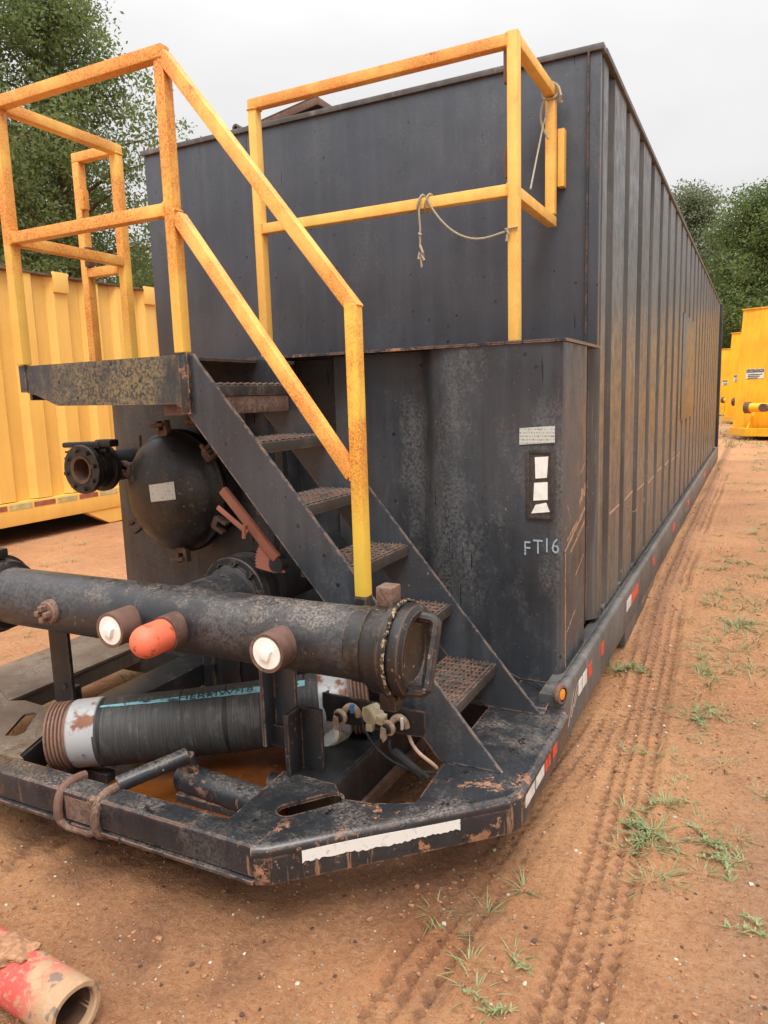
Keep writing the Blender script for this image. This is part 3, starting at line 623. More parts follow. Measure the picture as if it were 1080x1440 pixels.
tube('mid_rail', [(LX+W/2+.001, Y0, 2.128), (RX-W/2-.001, Y0, 2.128)], 'yrail'); tube('mid_rail', [(LX-.012, Y0+W/2+.001, 2.128), (LX-.015, BY-W/2-.001, 2.128)], 'yrail')
PX = -.460
tube('stair_top_rail', [(RX+W/2-.012, Y0-.0015, ZR-.012), (PX+.010, Y0-.034, 1.733)], 'yrail', up=(1, 0, .8))
tube('stair_mid_rail', [(RX+W/2+.004, Y0-.001, 2.10), (PX-W/2+.002, Y0-.034, 1.225)], 'yrail', up=(1, 0, .8))
post(PX, Y0-.036, .835, 1.752, 'ypost'); b = B(); b.box((PX-W/2+.001, Y0-.062, .70), (PX+W/2-.001, Y0-.010, .834), .004); obj('post_foot', b, 'black', T)
# stub gate frame behind the landing
GX0 = -2.262
b = B(); b.box((GX0-W/2, BY-W/2, 1.667), (GX0+W/2, BY+W/2, ZR-W/2), .005); gp = obj('gate_post', b, 'yrail', T)
tube('gate_rail', [(GX0-W/2, BY, ZR-.001), (LX-.015-W/2-.002, BY, ZR-.001)], 'yrail'); tube('gate_rail', [(GX0+W/2+.001, BY, 2.10), (LX-.015-W/2-.001, BY, 2.10)], 'yrail')
for z in (2.43, 2.17): obj('hinge', B().box((GX0+W/2+.001, BY-.035, z-.045), (GX0+W/2+.03, BY+.0, z+.045), .003), 'yrail' if z > 2.3 else 'rust', gp)
# ledge rail
LY = -.625; LXL, LXR, ZL = -1.362, -.197, 2.742
post(LXL, LY, LED+.001, ZL-W/2-.001, 'yrail2'); post(LXR, LY, LED+.001, ZL+W/2+.006, 'yrail2')
tube('ledge_top_rail', [(LXL-W/2, LY, ZL), (LXR-W/2-.001, LY, ZL)], 'yrail'); tube('ledge_mid_rail', [(LXL+W/2+.001, LY, 2.222), (LXR-W/2-.001, LY, 2.222)], 'yrail2')
tube('gate_rail', [(LXR, LY+W/2+.001, ZL-.0), (LXR, -.05, ZL-.0)], 'yrail2'); tube('gate_rail', [(LXR, LY+W/2+.001, 2.212), (LXR, -.05, 2.212)], 'yrail2')
b = B(); b.box((LXR-W/2, -.05-W, 2.24), (LXR+W/2, -.05, ZL-W/2-.001), .005); obj('gate_post', b, 'yrail2', T)
for (x_, y_, z_) in [(LX+W/2, Y0, 2.128), (RX-W/2, Y0, 2.128), (LX, Y0, ZR-W/2), (RX, Y0, ZR-W/2), (RX+W/2, Y0, 2.10), (PX-W/2, Y0-.034, 1.235), (LXR-W/2, LY, 2.222), (LXL+W/2, LY, 2.222), (LXR-W/2, LY, ZL), (LXL, LY, ZL-W/2), (LX-.015, BY, ZR-W/2), (LX-.015, BY-W/2, 2.128)]:
    b = B(); n_ = 22; vert = z_ > 2.3 and abs(z_-ZL) > .005; pts = []
    for k in range(n_+1):                                # square weld bead round the joint
        a = 4*k/n_; e = int(a) % 4; f_ = a-int(a); h_ = W/2+.001; q_ = [(-h_+2*h_*f_, -h_), (h_, -h_+2*h_*f_), (h_-2*h_*f_, h_), (-h_, h_-2*h_*f_)][e]; j_ = .0012*rng.random()
        pts.append((x_+q_[0], y_+q_[1], z_+j_) if vert else (x_+j_, y_+q_[0], z_+q_[1]))
    b.sweep(pts, lambda u: .0032+.0018*rng.random(), 6); obj('weld_bead', b, 'yrail', T)
obj('gate_bracket', B().box((LXR+W/2+.0005, -.046, 2.36), (LXR+W/2+.03, -.001, 2.60), .003), 'yrail2', T)
for z in (2.655, 2.325): obj('hinge', B().box((LXR-W/2-.016, LY-.01, z-.055), (LXR-W/2-.001, LY+.02, z+.055), .004), 'rust', T)

# ---- roof hatch lid standing open
hy = .32; pa = onY(300, 198, hy); pb = onY(444, 134, hy); dirx = Vector(pb)-Vector(pa); L_ = dirx.length; dirx.normalize(); up = Vector((0, 1, 0)).cross(dirx)*-1
fr = lambda u, v, w_: Vector(pa)+dirx*u+Vector((0, 1, 0))*v+Vector((-dirx.z, 0, dirx.x))*w_
b = B(); b.plate([[(0, 0), (L_, 0), (L_, .62), (0, .62)]], fr, .008); hl = obj('hatch_lid', b, 'inrust', T, label='brown hatch lid tilted open above the front wall')
b = B(); b.bar(fr(0, .006, -.028), fr(L_, .006, -.028), .012, .04, up=(-dirx.z, 0, dirx.x)); b.bar(fr(L_, .013, -.028), fr(L_, .62, -.028), .012, .04, up=(-dirx.z, 0, dirx.x)); obj('lid_lip', b, 'rust', hl)
kp = onY(331, 180, hy-.02); b = B(); b.rev(kp, (0, 1, 0), [(.012, 0), (.024, 0), (.024, .05), (.012, .05), (.012, 0)], 18); obj('hinge_knuckle', b, 'rail', hl)

# ---- placards on the lower right column
yf = -.6635
b = B(); b.plate([[(-.169, 1.268), (-.168, 1.332), (-.030, 1.340), (-.030, 1.276)]], XZ(yf-.0015), .0015); obj('data_plate', b, 'plate', T, label='small white printed plate')
b = B(); lo, hi = (-.142, .978), (-.032, 1.248); 
for (x0, z0, x1, z1) in [(lo[0], lo[1], lo[0]+.014, hi[1]), (hi[0]-.014, lo[1], hi[0], hi[1]), (lo[0]+.014, lo[1], hi[0]-.014, lo[1]+.014), (lo[0]+.014, hi[1]-.014, hi[0]-.014, hi[1])]: b.box((x0, yf-.006, z0), (x1, yf-.0008, z1), .002)
ph = obj('placard_holder', b, 'frame', T, label='rusty upright placard frame holding three white patches')
obj('placard_back', B().box((lo[0]+.014, yf-.0022, lo[1]+.014), (hi[0]-.014, yf-.0006, hi[1]-.014)), 'frame', ph)
for q in ([(752, 643), (771, 642), (769, 672), (753, 673)], [(751, 679), (770, 678), (770, 703), (750, 704)], [(753, 710), (768, 707), (773, 720), (747, 722)]):
    pts = [onY(a, c, yf-.0045) for a, c in q]; b = B(); b.plate([[(p[0], p[2]) for p in pts][::-1]], XZ(yf-.0045), .0018); obj('white_patch', b, 'white', ph)
for s_, px, py, sz in (('F', 741, 772, .078), ('T', 756.5, 770, .078), ('I', 769, 768, .078), ('6', 781, 769, .082)):
    p_ = onY(px, py, yf-.001); bm = mapbm(text_bm(s_, sz), lambda c: Vector((p_[0]+c.x*.85, yf-.001, p_[2]+c.y*1.05))); obj('stencil_letter', bm, 'stencil', T)

rr = random.Random(12); b = B(); fx_ = YZ(.0009)
def jag(p, q, w0, n=9):
    p, q = Vector(p), Vector(q); d = (q-p).normalized(); nn_ = Vector((-d.y, d.x)); a_ = [tuple(p.lerp(q, i/n)+nn_*w0*rr.uniform(.2, 1)) for i in range(n+1)]; c2 = [tuple(p.lerp(q, i/n)-nn_*w0*rr.uniform(.1, .8)) for i in range(n+1)]; return a_+c2[::-1]
b.plate([jag((-.615, .84), (-.595, .33), .014, 16)], fx_, .0008); b.plate([jag((-.60, .36), (-.57, .30), .008)], fx_, .0008)
for (ya, za, yb_, zb_, w0) in [(-.62, .84, -.24, .96, .017), (-.52, .82, -.25, .90, .012), (-.36, 1.0, -.24, 1.05, .034), (-.58, .88, -.40, .93, .007), (-.42, .70, -.26, .76, .004), (-.57, .50, -.42, .55, .005), (-.58, 1.02, -.53, .96, .006), (-.34, 1.12, -.255, 1.16, .004)]: b.plate([jag((ya, za), (yb_, zb_), w0)], fx_, .0008)
K['scrape'] = simple('scraped_primer', (.30, .155, .09), .8, .3, 40, col2=(.44, .26, .16))
obj('scrape_marks', b, 'scrape', T, label='orange scrapes down the corner column')
for i, (a, d) in enumerate(edges[1:9]):
    z_ = .84+.012*math.sin(i*1.7); b = B(); b.bar((.0035, a+.05, z_-.01*(i % 2)), (.0035, d-.05, z_+.006), .005, .012, bev=.002); obj('weld_seam', b, 'scrape', sw)
# ---- manway with domed lid
mc = Vector((-1.80, -.80, 1.055)); R0 = .283
b = B(); b.rev((mc.x, -.66, mc.z), (0, -1, 0), [(R0-.015, 0), (R0-.015, .11), (R0+.012, .11), (R0+.012, .135)], 56); mw = obj('manway_neck', b, 'black', T)
dome = [(R0+.004, .0), (R0+.006, .018), (R0-.006, .028)]+[((R0-.012)*math.cos(a), .028+.115*math.sin(a)) for a in np.linspace(.08, math.pi/2, 12)]; dome[-1] = (0, .143)
b = B(); b.rev((mc.x, -.797, mc.z), (0, -1, 0), [(0, .0)]+dome, 64); lid = obj('manway_lid', b, 'lid', T, label='black domed manway lid with scuffs')
def on_dome(px, py):
    y = -.93
    for _ in range(8):
        p = onY(px, py, y); r = min(.98, math.hypot(p[0]-mc.x, p[2]-mc.z)/(R0-.012)); y = -.797-.028-.115*math.sqrt(1-r*r)
    return Vector(p)
b = B(); t = bmesh.new(); q = [(210, 682), (245, 677), (248, 702), (213, 706)]; grid = []
for i in range(9):
    row = []
    for j in range(7):
        u, v_ = i/8, j/6; pxy = [(1-v_)*((1-u)*q[0][k]+u*q[1][k])+v_*((1-u)*q[3][k]+u*q[2][k]) for k in (0, 1)]
        row.append(t.verts.new(on_dome(*pxy)+Vector((0, -.003, 0))))
    grid.append(row)
for i in range(8):
    for j in range(6): t.faces.new((grid[i][j], grid[i][j+1], grid[i+1][j+1], grid[i+1][j]))
bmesh.ops.recalc_face_normals(t, faces=t.faces); obj('lid_sticker', t, 'plate2', lid)
for k, adeg in enumerate((38, 96, 160, 214, 276, 332)):
    a = math.radians(adeg); e = Vector((math.cos(a), 0, math.sin(a))); s_ = Vector((-math.sin(a), 0, math.cos(a))); c0 = mc+e*(R0-.01)+V(0, -.03, 0)
    b = B()
    for sg in (-1, 1): b.bar(c0+s_*sg*.024, c0+e*.066+s_*sg*.024, .018, .034, up=(0, 1, 0)); 
    b.bar(c0-e*.02+V(0, 0, 0), c0+e*.02, .05, .03, up=(0, 1, 0)); 
    cl_ = obj('lid_lug', b, 'rust', lid)
    if k in (0, 1, 4):
        b = B(); b.cyl(c0+e*.045+V(0, .03, 0), c0+e*.045+V(0, -.05, 0), .009, 12); b.bar(c0+e*.045+V(0, -.045, 0)-s_*.04, c0+e*.045+V(0, -.045, 0)+s_*.04, .016, .016); obj('eye_bolt', b, 'rust', lid)
b = B(); p = onY(197, 632, -.80); b.sweep([Vector(p), Vector(p)+V(-.02, -.01, -.05), Vector(p)+V(-.03, -.03, -.09)], .011, 8); b.cyl(Vector(p)+V(-.05, -.03, -.075), Vector(p)+V(.01, -.02, -.06), .012, 10); b.cyl(Vector(p), Vector(p)+V(.005, 0, .07), .008, 8); obj('eye_bolt', b, 'rust', lid)
b = B(); b.box((-1.72, -.80, 1.36), (-1.42, -.74, 1.44), .006); b.cyl((-1.45, -.83, 1.40), (-1.66, -.86, 1.385), .014, 12); obj('lid_hinge', b, 'rust', T)
b = B(); b.sweep([(-1.62, -.70, 1.30), (-1.52, -.74, 1.36), (-1.44, -.76, 1.30), (-1.40, -.76, 1.15)], .03, 10); obj('davit_arm', b, 'black', T)

# ---- small valve at far left
def bolts(parent, c, ax, rad, n, r, L, mat, ph=0.):
    ax = Vector(ax).normalized(); h = Vector((0, 0, 1)); u = ax.cross(h).normalized(); v = ax.cross(u)
    for k in range(n):
        a = 2*math.pi*k/n+ph; p = Vector(c)+u*math.cos(a)*rad+v*math.sin(a)*rad
        b = B(); b.cyl(p, p+ax*L, r, 6); obj('bolt', b, mat, parent)
vx, vz = -2.205, 1.172
b = B(); b.rev((vx, -1.0, vz), (0, 1, 0), [(.062, 0), (.114, 0), (.117, .003), (.117, .027), (.09, .028), (.09, .06), (.10, .062), (.10, .11), (.117, .112), (.117, .138), (.078, .139), (.074, .36)], 40); b.rev((vx, -1.0, vz), (0, 1, 0), [(.062, 0), (.060, .12)], 32)
va = obj('small_valve', b, 'black', T, label='black flanged valve jutting out left of the manway'); bolts(va, (vx, -1.0, vz), (0, -1, 0), .093, 8, .011, .016, 'black', .2)
b = B(); b.rev((vx, -.999, vz), (0, 1, 0), [(.068, -.004), (.052, .0), (.050, .10), (0, .10)], 32); obj('valve_bore', b, 'inrust', va)
b = B(); pc = onY(163, 633, -.93); b.bar(onY(90, 626, -.99), onY(140, 624, -.95), .034, .026, bev=.009); b.bar(onY(92, 636, -1.0), onY(135, 628, -.96), .012, .010, bev=.003); b.box(Vector(onY(150, 623, -.93))+V(-.05, -.03, -.018), Vector(onY(150, 623, -.93))+V(.05, .03, .018), .01); b.cyl(Vector(onY(152, 634, -.93)), (vx+.03, -.93, vz+.09), .018, 12); obj('valve_lever', b, 'black', va)

# ---- manifold pipe
AY, AZ, PR = -1.70, .775, .105
b = B(); b.rev((-2.1, AY, AZ), (1, 0, 0), [(PR, 0), (PR, 1.775)], 56); mf = obj('manifold_pipe', b, 'pipe', T, label='fat black manifold pipe running across the nose')
b = B(); b.rev((-1.93, AY, AZ), (1, 0, 0), [(PR, 0), (.135, .0), (.15, .012), (.15, .035), (.135, .05), (.128, .09), (.110, .105), (PR, .106)], 48); b.box((-1.905, AY-.03, AZ+.135), (-1.86, AY+.03, AZ+.175), .008); obj('end_coupling', b, 'lid', mf)
b = B(); b.rev((-.335, AY, AZ), (1, 0, 0), [(PR, 0), (PR+.003, .004), (PR+.004, .05), (.118, .055), (.128, .07), (.13, .115), (.137, .12), (.137, .135), (.128, .140)], 56); cp = obj('end_coupling', b, 'lid', mf)
b = B(); b.rev((-.335, AY, AZ), (1, 0, 0), [(.128, .141), (.131, .15), (.128, .175), (.112, .187), (.098, .186), (.088, .165), (.03, .158), (0, .158)], 56); cap = obj('end_cap', b, 'lid', mf, label='round cap with a loop handle on the pipe end')
ax_ = -.335; b = B(); t = bmesh.new(); rr_ = []
for k in range(140):
    a = 2*math.pi*k/140; c0_ = .134+.004*rng.random(); row = []
    for j in range(7):
        q_ = 2*math.pi*j/7; r2_ = .003+.005*rng.random()*(.5+.5*(math.sin(a*3+1) > -.3)); row.append(t.verts.new((ax_+.139+math.cos(q_)*r2_, AY+math.cos(a)*(c0_+math.sin(q_)*r2_), AZ+math.sin(a)*(c0_+math.sin(q_)*r2_))))
    rr_.append(row)
for k in range(140):
    for j in range(7): t.faces.new((rr_[k][j], rr_[k][(j+1) % 7], rr_[(k+1) % 140][(j+1) % 7], rr_[(k+1) % 140][j]))
bmesh.ops.recalc_face_normals(t, faces=t.faces); b._merge(t)
K['grit'] = simple('gritty_seal', (.05, .03, .02), .9, .4, 55, bump=.6, col2=(.34, .26, .15), thr=(.50, .60))
obj('grit_seal', b, 'grit', cp)
for sg in (1, -1):
    b = B(); b.box((ax_+.070, AY-.03, AZ+sg*.152-.028), (ax_+.122, AY+.03, AZ+sg*.152+.028), .008); obj('cap_lug', b, 'rust' if sg > 0 else 'lid', cp)
hd = []
for t_ in np.linspace(0, 1, 13):
    a = math.pi*t_; hd.append((ax_+.165+.065*min(1, 3.2*math.sin(a)), AY-.02+.095*math.cos(a)*.45, AZ+.092*math.cos(a)))
b = B(); b.sweep(hd, .0165, 10); obj('cap_handle', b, 'lid', cap)
def nozzle(x, yend, r, mat, nm):
    b = B(); b.rev((x, AY-.085, AZ), (0, -1, 0), [(r+.004, -.02), (r+.004, .0), (r, .004), (r, (AY-.085)-yend), (r-.008, (AY-.085)-yend), (r-.010, (AY-.085)-yend-.02)], 36); n_ = obj(nm, b, mat, mf)
    return n_
n1 = nozzle(-1.49, -1.815, .043, 'rust', 'pipe_nozzle'); b = B(); b.rev((-1.49, -1.805, AZ), (0, -1, 0), [(.040, 0), (.040, .014), (.036, .018), (0, .018)], 28); pl_ = obj('brown_plug', b, 'rust', n1)
for dx, dz in ((.0, .02), (.02, 0), (0, -.02), (-.02, 0)): b = B(); b.box((-1.49+dx-.009, -1.848, AZ+dz-.009), (-1.49+dx+.009, -1.822, AZ+dz+.009), .003); obj('plug_lug', b, 'rust', n1)
for x, ye in ((-1.125, -1.885), (-.538, -1.875)):
    n_ = nozzle(x, ye, .056, 'rust', 'pipe_nozzle'); b = B(); b.rev((x, ye+.018, AZ), (0, -1, 0), [(.048, 0), (.048, .014), (.045, .017), (0, .017)], 36); b.box((x-.016, ye-.012, AZ-.016), (x+.016, ye+.003, AZ+.016), .003, rot=Matrix.Rotation(.35, 3, 'Y')); obj('white_plug', b, 'white', n_)
n_ = nozzle(-.935, -1.85, .056, 'rust', 'pipe_nozzle'); b = B(); prf = [(.047, 0), (.05, .01), (.05, .075)]+[(.05*math.cos(a), .075+.05*math.sin(a)) for a in np.linspace(.1, math.pi/2, 9)]; prf[-1] = (0, .125)
b.rev((-.935, -1.845, AZ), (0, -1, 0), prf, 36); obj('orange_cap', b, 'orange', n_)
# posts
b = B(); b.box((-1.70, -1.66, .36), (-1.60, -1.645, AZ-.085), .002); b.box((-1.70, -1.644, .36), (-1.688, -1.60, AZ-.08), .002); b.box((-1.715, -1.642, .287), (-1.70, -1.60, .45), .002); b.cyl((-1.635, -1.668, .43), (-1.635, -1.65, .43), .012, 6); obj('pipe_post', b, 'black', T)
obj('post_base', B().box((-1.70, -1.635, .287), (-1.61, -1.61, .42), .002), 'black', T)
b = B(); b.box((-.735, -1.655, .36), (-.722, -1.58, AZ-.085), .002); b.box((-.722, -1.595, .36), (-.64, -1.58, AZ-.085), .002); obj('pipe_post', b, 'stair', T)
b = B(); b.box((-.628, -1.685, .29), (-.612, -1.60, .50), .002); b.box((-.612, -1.612, .29), (-.535, -1.60, .50), .002); b.box((-.735, -1.612, .345), (-.628, -1.60, .42), .002); obj('post_bracket', b, 'black', T)
# branch pipe, flange and lever valve
bx, bz = -1.105, .74
b = B(); b.rev((bx, AY+.03, bz), (0, 1, 0), [(.1, 0), (.1, .37)], 44); obj('branch_pipe', b, 'pipe', T)
b = B(); b.rev((bx, -1.30, bz), (0, 1, 0), [(.1, -.02), (.115, -.012), (.118, 0), (.143, .0), (.146, .004), (.146, .034), (.12, .036), (.12, .055), (.128, .06), (.128, .10), (.12, .104), (.146, .11), (.146, .145), (.115, .147), (.105, .17), (.105, .86)], 52)
fv = obj('lever_valve', b, 'black', T, label='flanged lever valve behind the manifold'); bolts(fv, (bx, -1.30, bz), (0, -1, 0), .130, 10, .014, .018, 'black', .15)
lv0, lv1 = Vector(onY(390, 786, -1.30)), Vector(onY(313, 688, -1.30)); b = B(); b.bar(lv0, lv1, .036, .024, up=(0, 1, 0), bev=.008); dd = (lv1-lv0).normalized()
ob_ = lv0+dd*.14; b.bar(ob_+V(-.02, -.015, -.01), lv1-dd*.05+V(-.055, -.01, -.03), .018, .01, up=(0, 1, 0), bev=.003); b.cyl(ob_+V(-.035, -.02, -.03), ob_+V(-.03, -.02, .02), .008, 8); obj('valve_lever', b, 'lever', fv)
sec = [(0, 0)]; r_ = .105
for k in range(23): a = math.radians(118+3.4*k); rr = r_ if k % 2 else r_-.008; sec.append((math.cos(a)*rr, math.sin(a)*rr))
o_ = lv0+V(.0, .012, -.02); b = B(); b.plate([sec+[(-.02, -.035), (.025, -.03)]], lambda u, v, w_: Vector((o_.x+u, o_.y+w_*1., o_.z+v)), .010); obj('notch_plate', b, 'lever', fv)
b = B(); b.cyl(o_+V(-.005, -.02, .0), o_+V(-.005, .03, 0), .03, 16); b.cyl((o_.x-.05, -1.22, bz+.10), (o_.x-.005, -1.26, o_.z), .022, 12); obj('valve_stem', b, 'black', fv)

# ---- air and light connectors on a small plate
b = B(); b.plate([[(-.62, .39), (-.62, .489), (-.243, .482), (-.243, .397)]], XZ(-1.465), .008); b.box((-.62, -1.456, .39), (-.612, -1.37, .485)); cpn = obj('connector_plate', b, 'black', T)
def gladhand(px, py, tag):
    c_ = Vector(onY(px, py, -1.50)); b = B(); ax = (-.22, -.96, -.1)
    b.rev(c_, ax, [(.010, .0), (.024, .0), (.026, .004), (.026, .012), (.022, .015), (.016, .015)], 22); b.sweep(bez([c_+V(.004, .008, .012), c_+V(.016, .012, .040), c_+V(.046, .018, .036), c_+V(.046, .03, -.006)], 8), .0115, 8)
    b.plate([[(0, 0), (.014, .012), (.012, .046), (-.01, .05), (-.016, .02)]], lambda u, v, w_: c_+Vector((-.012+u*.7, -.016+w_, -.045+v)), .01)
    g = obj('air_connector', b, 'tan', cpn, label=tag); b = B(); b.rev(c_, ax, [(0, .010), (.017, .012), (.017, .018), (.012, .021), (.008, .016), (0, .016)], 18); obj('rubber_seal', b, 'rubber', g); return g, c_
g, c_ = gladhand(481, 1006, 'left tan air connector with a blue tag'); obj('blue_tag', B().box(c_+V(.030, .0, .012), c_+V(.042, .012, .042), .003), 'bluep', g)
g, c_ = gladhand(548, 1022, 'right tan air connector with a pale clip'); obj('pale_clip', B().box(c_+V(.036, .002, -.006), c_+V(.044, .014, .034), .003), 'tapew', g)
c_ = Vector(onY(522, 1005, -1.50)); b = B(); b.rev(c_, (-.35, -.93, -.1), [(0, -.03), (.03, -.03), (.032, .0), (.034, .012), (.03, .016), (0, .018)], 8); b.bar(c_+V(-.005, 0, 0), c_+V(.05, .0, -.01), .036, .03, bev=.006); b.box(c_+V(-.012, -.02, -.05), c_+V(.012, .005, -.025), .004); obj('light_socket', b, 'beige', cpn, label='beige trailer light socket between the air connectors')
b = B(); q0 = Vector(onY(508, 1008, -1.47)); q1 = Vector(onZ(612, 1086, .30)); cps = [q0, q0+V(.03, -.02, -.10), q0.lerp(q1, .55)+V(-.01, -.02, -.075), q1+V(-.05, 0, -.012), q1]
b.sweep(bez(cps), .0055, 8); obj('black_cable', b, 'rubber', cpn)
b = B(); q0 = Vector(onY(548, 1040, -1.47)); q2 = Vector(onY(602, 1092, -1.62)); b.sweep(bez([q0, q0+V(.0, -.02, -.06), Vector(onY(565, 1070, -1.55)), q2]), .006, 8); b.sweep([Vector(onY(556, 1058, -1.52)), Vector(onY(595, 1091, -1.60))], lambda u: .015 if u < .9 else .011, 10); obj('black_cable', b, 'rubber', cpn)
b = B(); b.sweep(bez([Vector(onY(575, 1033, -1.45)), Vector(onY(582, 1062, -1.48)), Vector(onY(605, 1068, -1.50)), Vector(onZ(614, 1080, .297))]), .006, 8); obj('pale_wire', b, 'copper', cpn)
pcn = Vector(onY(455, 1030, -1.445)); b = B(); b.rev(pcn, (-.12, -.98, .14), [(.052, -.09), (.052, -.01), (.048, 0), (0, .004)], 28); wp = obj('drain_plug', b, 'white', T, label='white plug on the frame beam')
b = B(); b.rev(pcn, (-.12, -.98, .14), [(.049, -.02), (.056, -.02), (.056, -.075), (.049, -.075)], 28, close=True); obj('plug_collar', b, 'tan', wp)

# ------------------------------------------------------------------ suction hose lying in the nose
ha, hb = Vector((-1.49, -1.835, .335)), Vector((-.535, -1.290, .412)); hd_ = (hb-ha).normalized(); HL = (hb-ha).length; HR = .117
H = empty('suction_hose', ((ha+hb)/2)[:], 'short black rubber hose with silver rusty ends lying across the nose frame', 'hose')
ORG[H] = (ha+hb)/2
def hpt(u, ang, r):                                     # u along metres, ang 0 = up
    sx = hd_.cross(Vector((0, 0, 1))).normalized(); uz = sx.cross(hd_); sag = -.010*math.sin(math.pi*u/HL)*(1 if 0 < u < HL else 0)
    return ha+hd_*u+Vector((0, 0, sag))+uz*math.cos(ang)*r+sx*math.sin(ang)*r
t = bmesh.new(); rows = []
for i in range(61):
    u = .165+(HL-.33)*i/60; rows.append([t.verts.new(hpt(u, 2*math.pi*k/48, HR+.0006*rng.random())) for k in range(48)])
for A, D in zip(rows, rows[1:]):
    for k in range(48): t.faces.new((A[k], A[(k+1) % 48], D[(k+1) % 48], D[k]))
bmesh.ops.recalc_face_normals(t, faces=t.faces); hb_ = obj('hose_body', t, 'hose', H, 60)
# aim the hose body texture along its length
R_ = hd_.to_track_quat('X', 'Z').to_matrix()
for v in hb_.data.vertices: v.co = R_.transposed()@v.co
hb_.rotation_euler = R_.to_euler()
for s_, sg in ((0, 1), (HL, -1)):
    o0 = ha+hd_*s_; d0 = hd_*sg; th = [(HR-.014, -.0)]
    for k in range(5): th += [(HR-.002, .004+.0125*k), (HR-.002, .010+.0125*k), (HR-.011, .0125+.0125*k)]
    b = B(); b.rev(o0, d0, [(.085, .05), (.085, 0)]+th+[(HR-.013, .075)], 48); obj('threaded_end', b, 'rust', H)
    b = B(); b.rev(o0, d0, [(HR-.013, .07), (HR-.004, .076), (HR-.001, .082), (HR-.001, .17), (HR-.006, .175)], 48); obj('ferrule', b, 'silver', H)
    b = B(); b.rev(o0, d0, [(.085, .03), (0, .03)], 32); obj('hose_mouth', b, 'dark', H)  # dark disc painted as the shaded bore
# blue printed stripe
sa = math.radians(22)
t = bmesh.new(); rows = []
for i in range(41):
    u = .185+(HL-.40)*i/40; wdt = .12*min(1, .25+1.0*i/40); jag = .02*rng.random()
    rows.append([t.verts.new(hpt(u, sa-wdt+2*wdt*k/5+(jag if k == 5 else 0), HR+.0025)) for k in range(6)])
for A, D in zip(rows, rows[1:]):
    for k in range(5): t.faces.new((A[k], A[k+1], D[k+1], D[k]))
K['stripe'] = simple('blue_stripe', (.03, .045, .05), .55, .3, 26, col2=(.17, .36, .40), thr=(.38, .50))
bmesh.ops.recalc_face_normals(t, faces=t.faces); obj('blue_stripe', t, 'stripe', H)
bm = text_bm('HERMW 18', .046, 'LEFT'); bmesh.ops.triangulate(bm, faces=bm.faces); mapbm(bm, lambda c: hpt(.45+c.x*1.15, sa-c.y/HR*.72, HR+.0040)); obj('printed_letters', bm, 'rubber', H)
bm = text_bm('M 15', .046, 'LEFT'); bmesh.ops.triangulate(bm, faces=bm.faces); mapbm(bm, lambda c: hpt(.76+c.x*1.15, sa-c.y/HR*.72, HR+.0040)); obj('printed_letters', bm, 'rubber', H)
obj('hose_rest_bar', B().box((-1.563, -1.80, .16), (-1.30, -1.76, .212), .004), 'black', T)

# ------------------------------------------------------------------ ropes on the rails
def curve_pts(cp, n=26, tw=.0): return bez([Vector(c) for c in cp], n)
yl = LY-W/2-.006
A_ = Vector(onY(599, 277, yl)); Bq = Vector(onY(711, 326, yl)); 
b = B(); b.sweep(curve_pts([A_, Vector(onY(615, 312, yl)), Vector(onY(655, 360, yl)), Vector(onY(690, 330, yl)), Bq]), .0042, 7)
def loop_round(bar_c, ry, rz, x, n=14, tilt=.01): return [Vector((x+tilt*math.sin(2*math.pi*k/n), bar_c[0]+ry*math.cos(2*math.pi*k/n), bar_c[1]+rz*math.sin(2*math.pi*k/n))) for k in range(n+1)]
b.sweep(loop_round((LY, 2.222), .035, .034, A_.x), .0042, 6); b.sweep([Bq, Bq+V(.012, -.0, -.01), Bq+V(.0, -.004, .012), Bq+V(.010, 0, .004), Bq+V(.004, 0, -.035)], .0055, 6)
b.sweep([Bq+V(.004, 0, 0), Vector((LXR-W/2-.004, LY-W/2-.006, Bq.z+.01)), Vector((LXR+.02, LY-W/2-.006, Bq.z+.012))], .0042, 6)
obj('tie_rope', b, 'rope', None, label='slack thin rope looped from mid rail to right post', category='rope')
cx = Vector(onY(589, 282, yl)); b = B(); b.sweep(loop_round((LY, 2.222), .036, .035, cx.x), .0042, 6)
b.sweep([cx+V(0, 0, -.06), cx+V(.003, 0, -.10), cx+V(.001, 0, -.17)], .004, 6); k0 = cx+V(.002, 0, -.20)
b.sweep([cx+V(0, .004, .0), cx+V(0, 0, -.03), cx+V(0, 0, -.065)], .0042, 6)
b.sweep([cx+V(.001, 0, -.17), k0+V(.012, -.006, 0), k0+V(.010, .006, -.02), k0+V(-.008, -.004, -.022), k0+V(-.006, .004, .004), k0+V(.006, -.002, -.012), k0+V(.016, 0, -.03)], .0055, 6); b.sweep([k0+V(0, 0, -.015), k0+V(.004, 0, -.055)], .004, 6)
b.sweep([cx+V(-.004, 0, -.125), cx+V(.008, -.004, -.13), cx+V(-.002, .004, -.137)], .005, 6)
obj('tie_rope', b, 'rope', None, label='frayed knotted rope end hanging from the middle of the ledge rail', category='rope')
gc = Vector((LXR, -.052, ZL)); b = B(); zz = loop_round((gc.y-.03, ZL), .040, .038, LXR, 14, .016)
b.sweep([Vector((LXR+.036*math.cos(2*math.pi*k/14), -.09+.008*math.sin(k), ZL+.036*math.sin(2*math.pi*k/14))) for k in range(15)], .0055, 6)
b.sweep([Vector((LXR+.037*math.cos(2*math.pi*k/14), -.075+.006*math.sin(k*2), ZL+.037*math.sin(2*math.pi*k/14))) for k in range(15)], .0055, 6)
b.sweep([gc+V(.037, -.04, .01), gc+V(.05, -.05, -.03), gc+V(.04, -.04, -.05), gc+V(.055, -.05, -.055)], .006, 6)
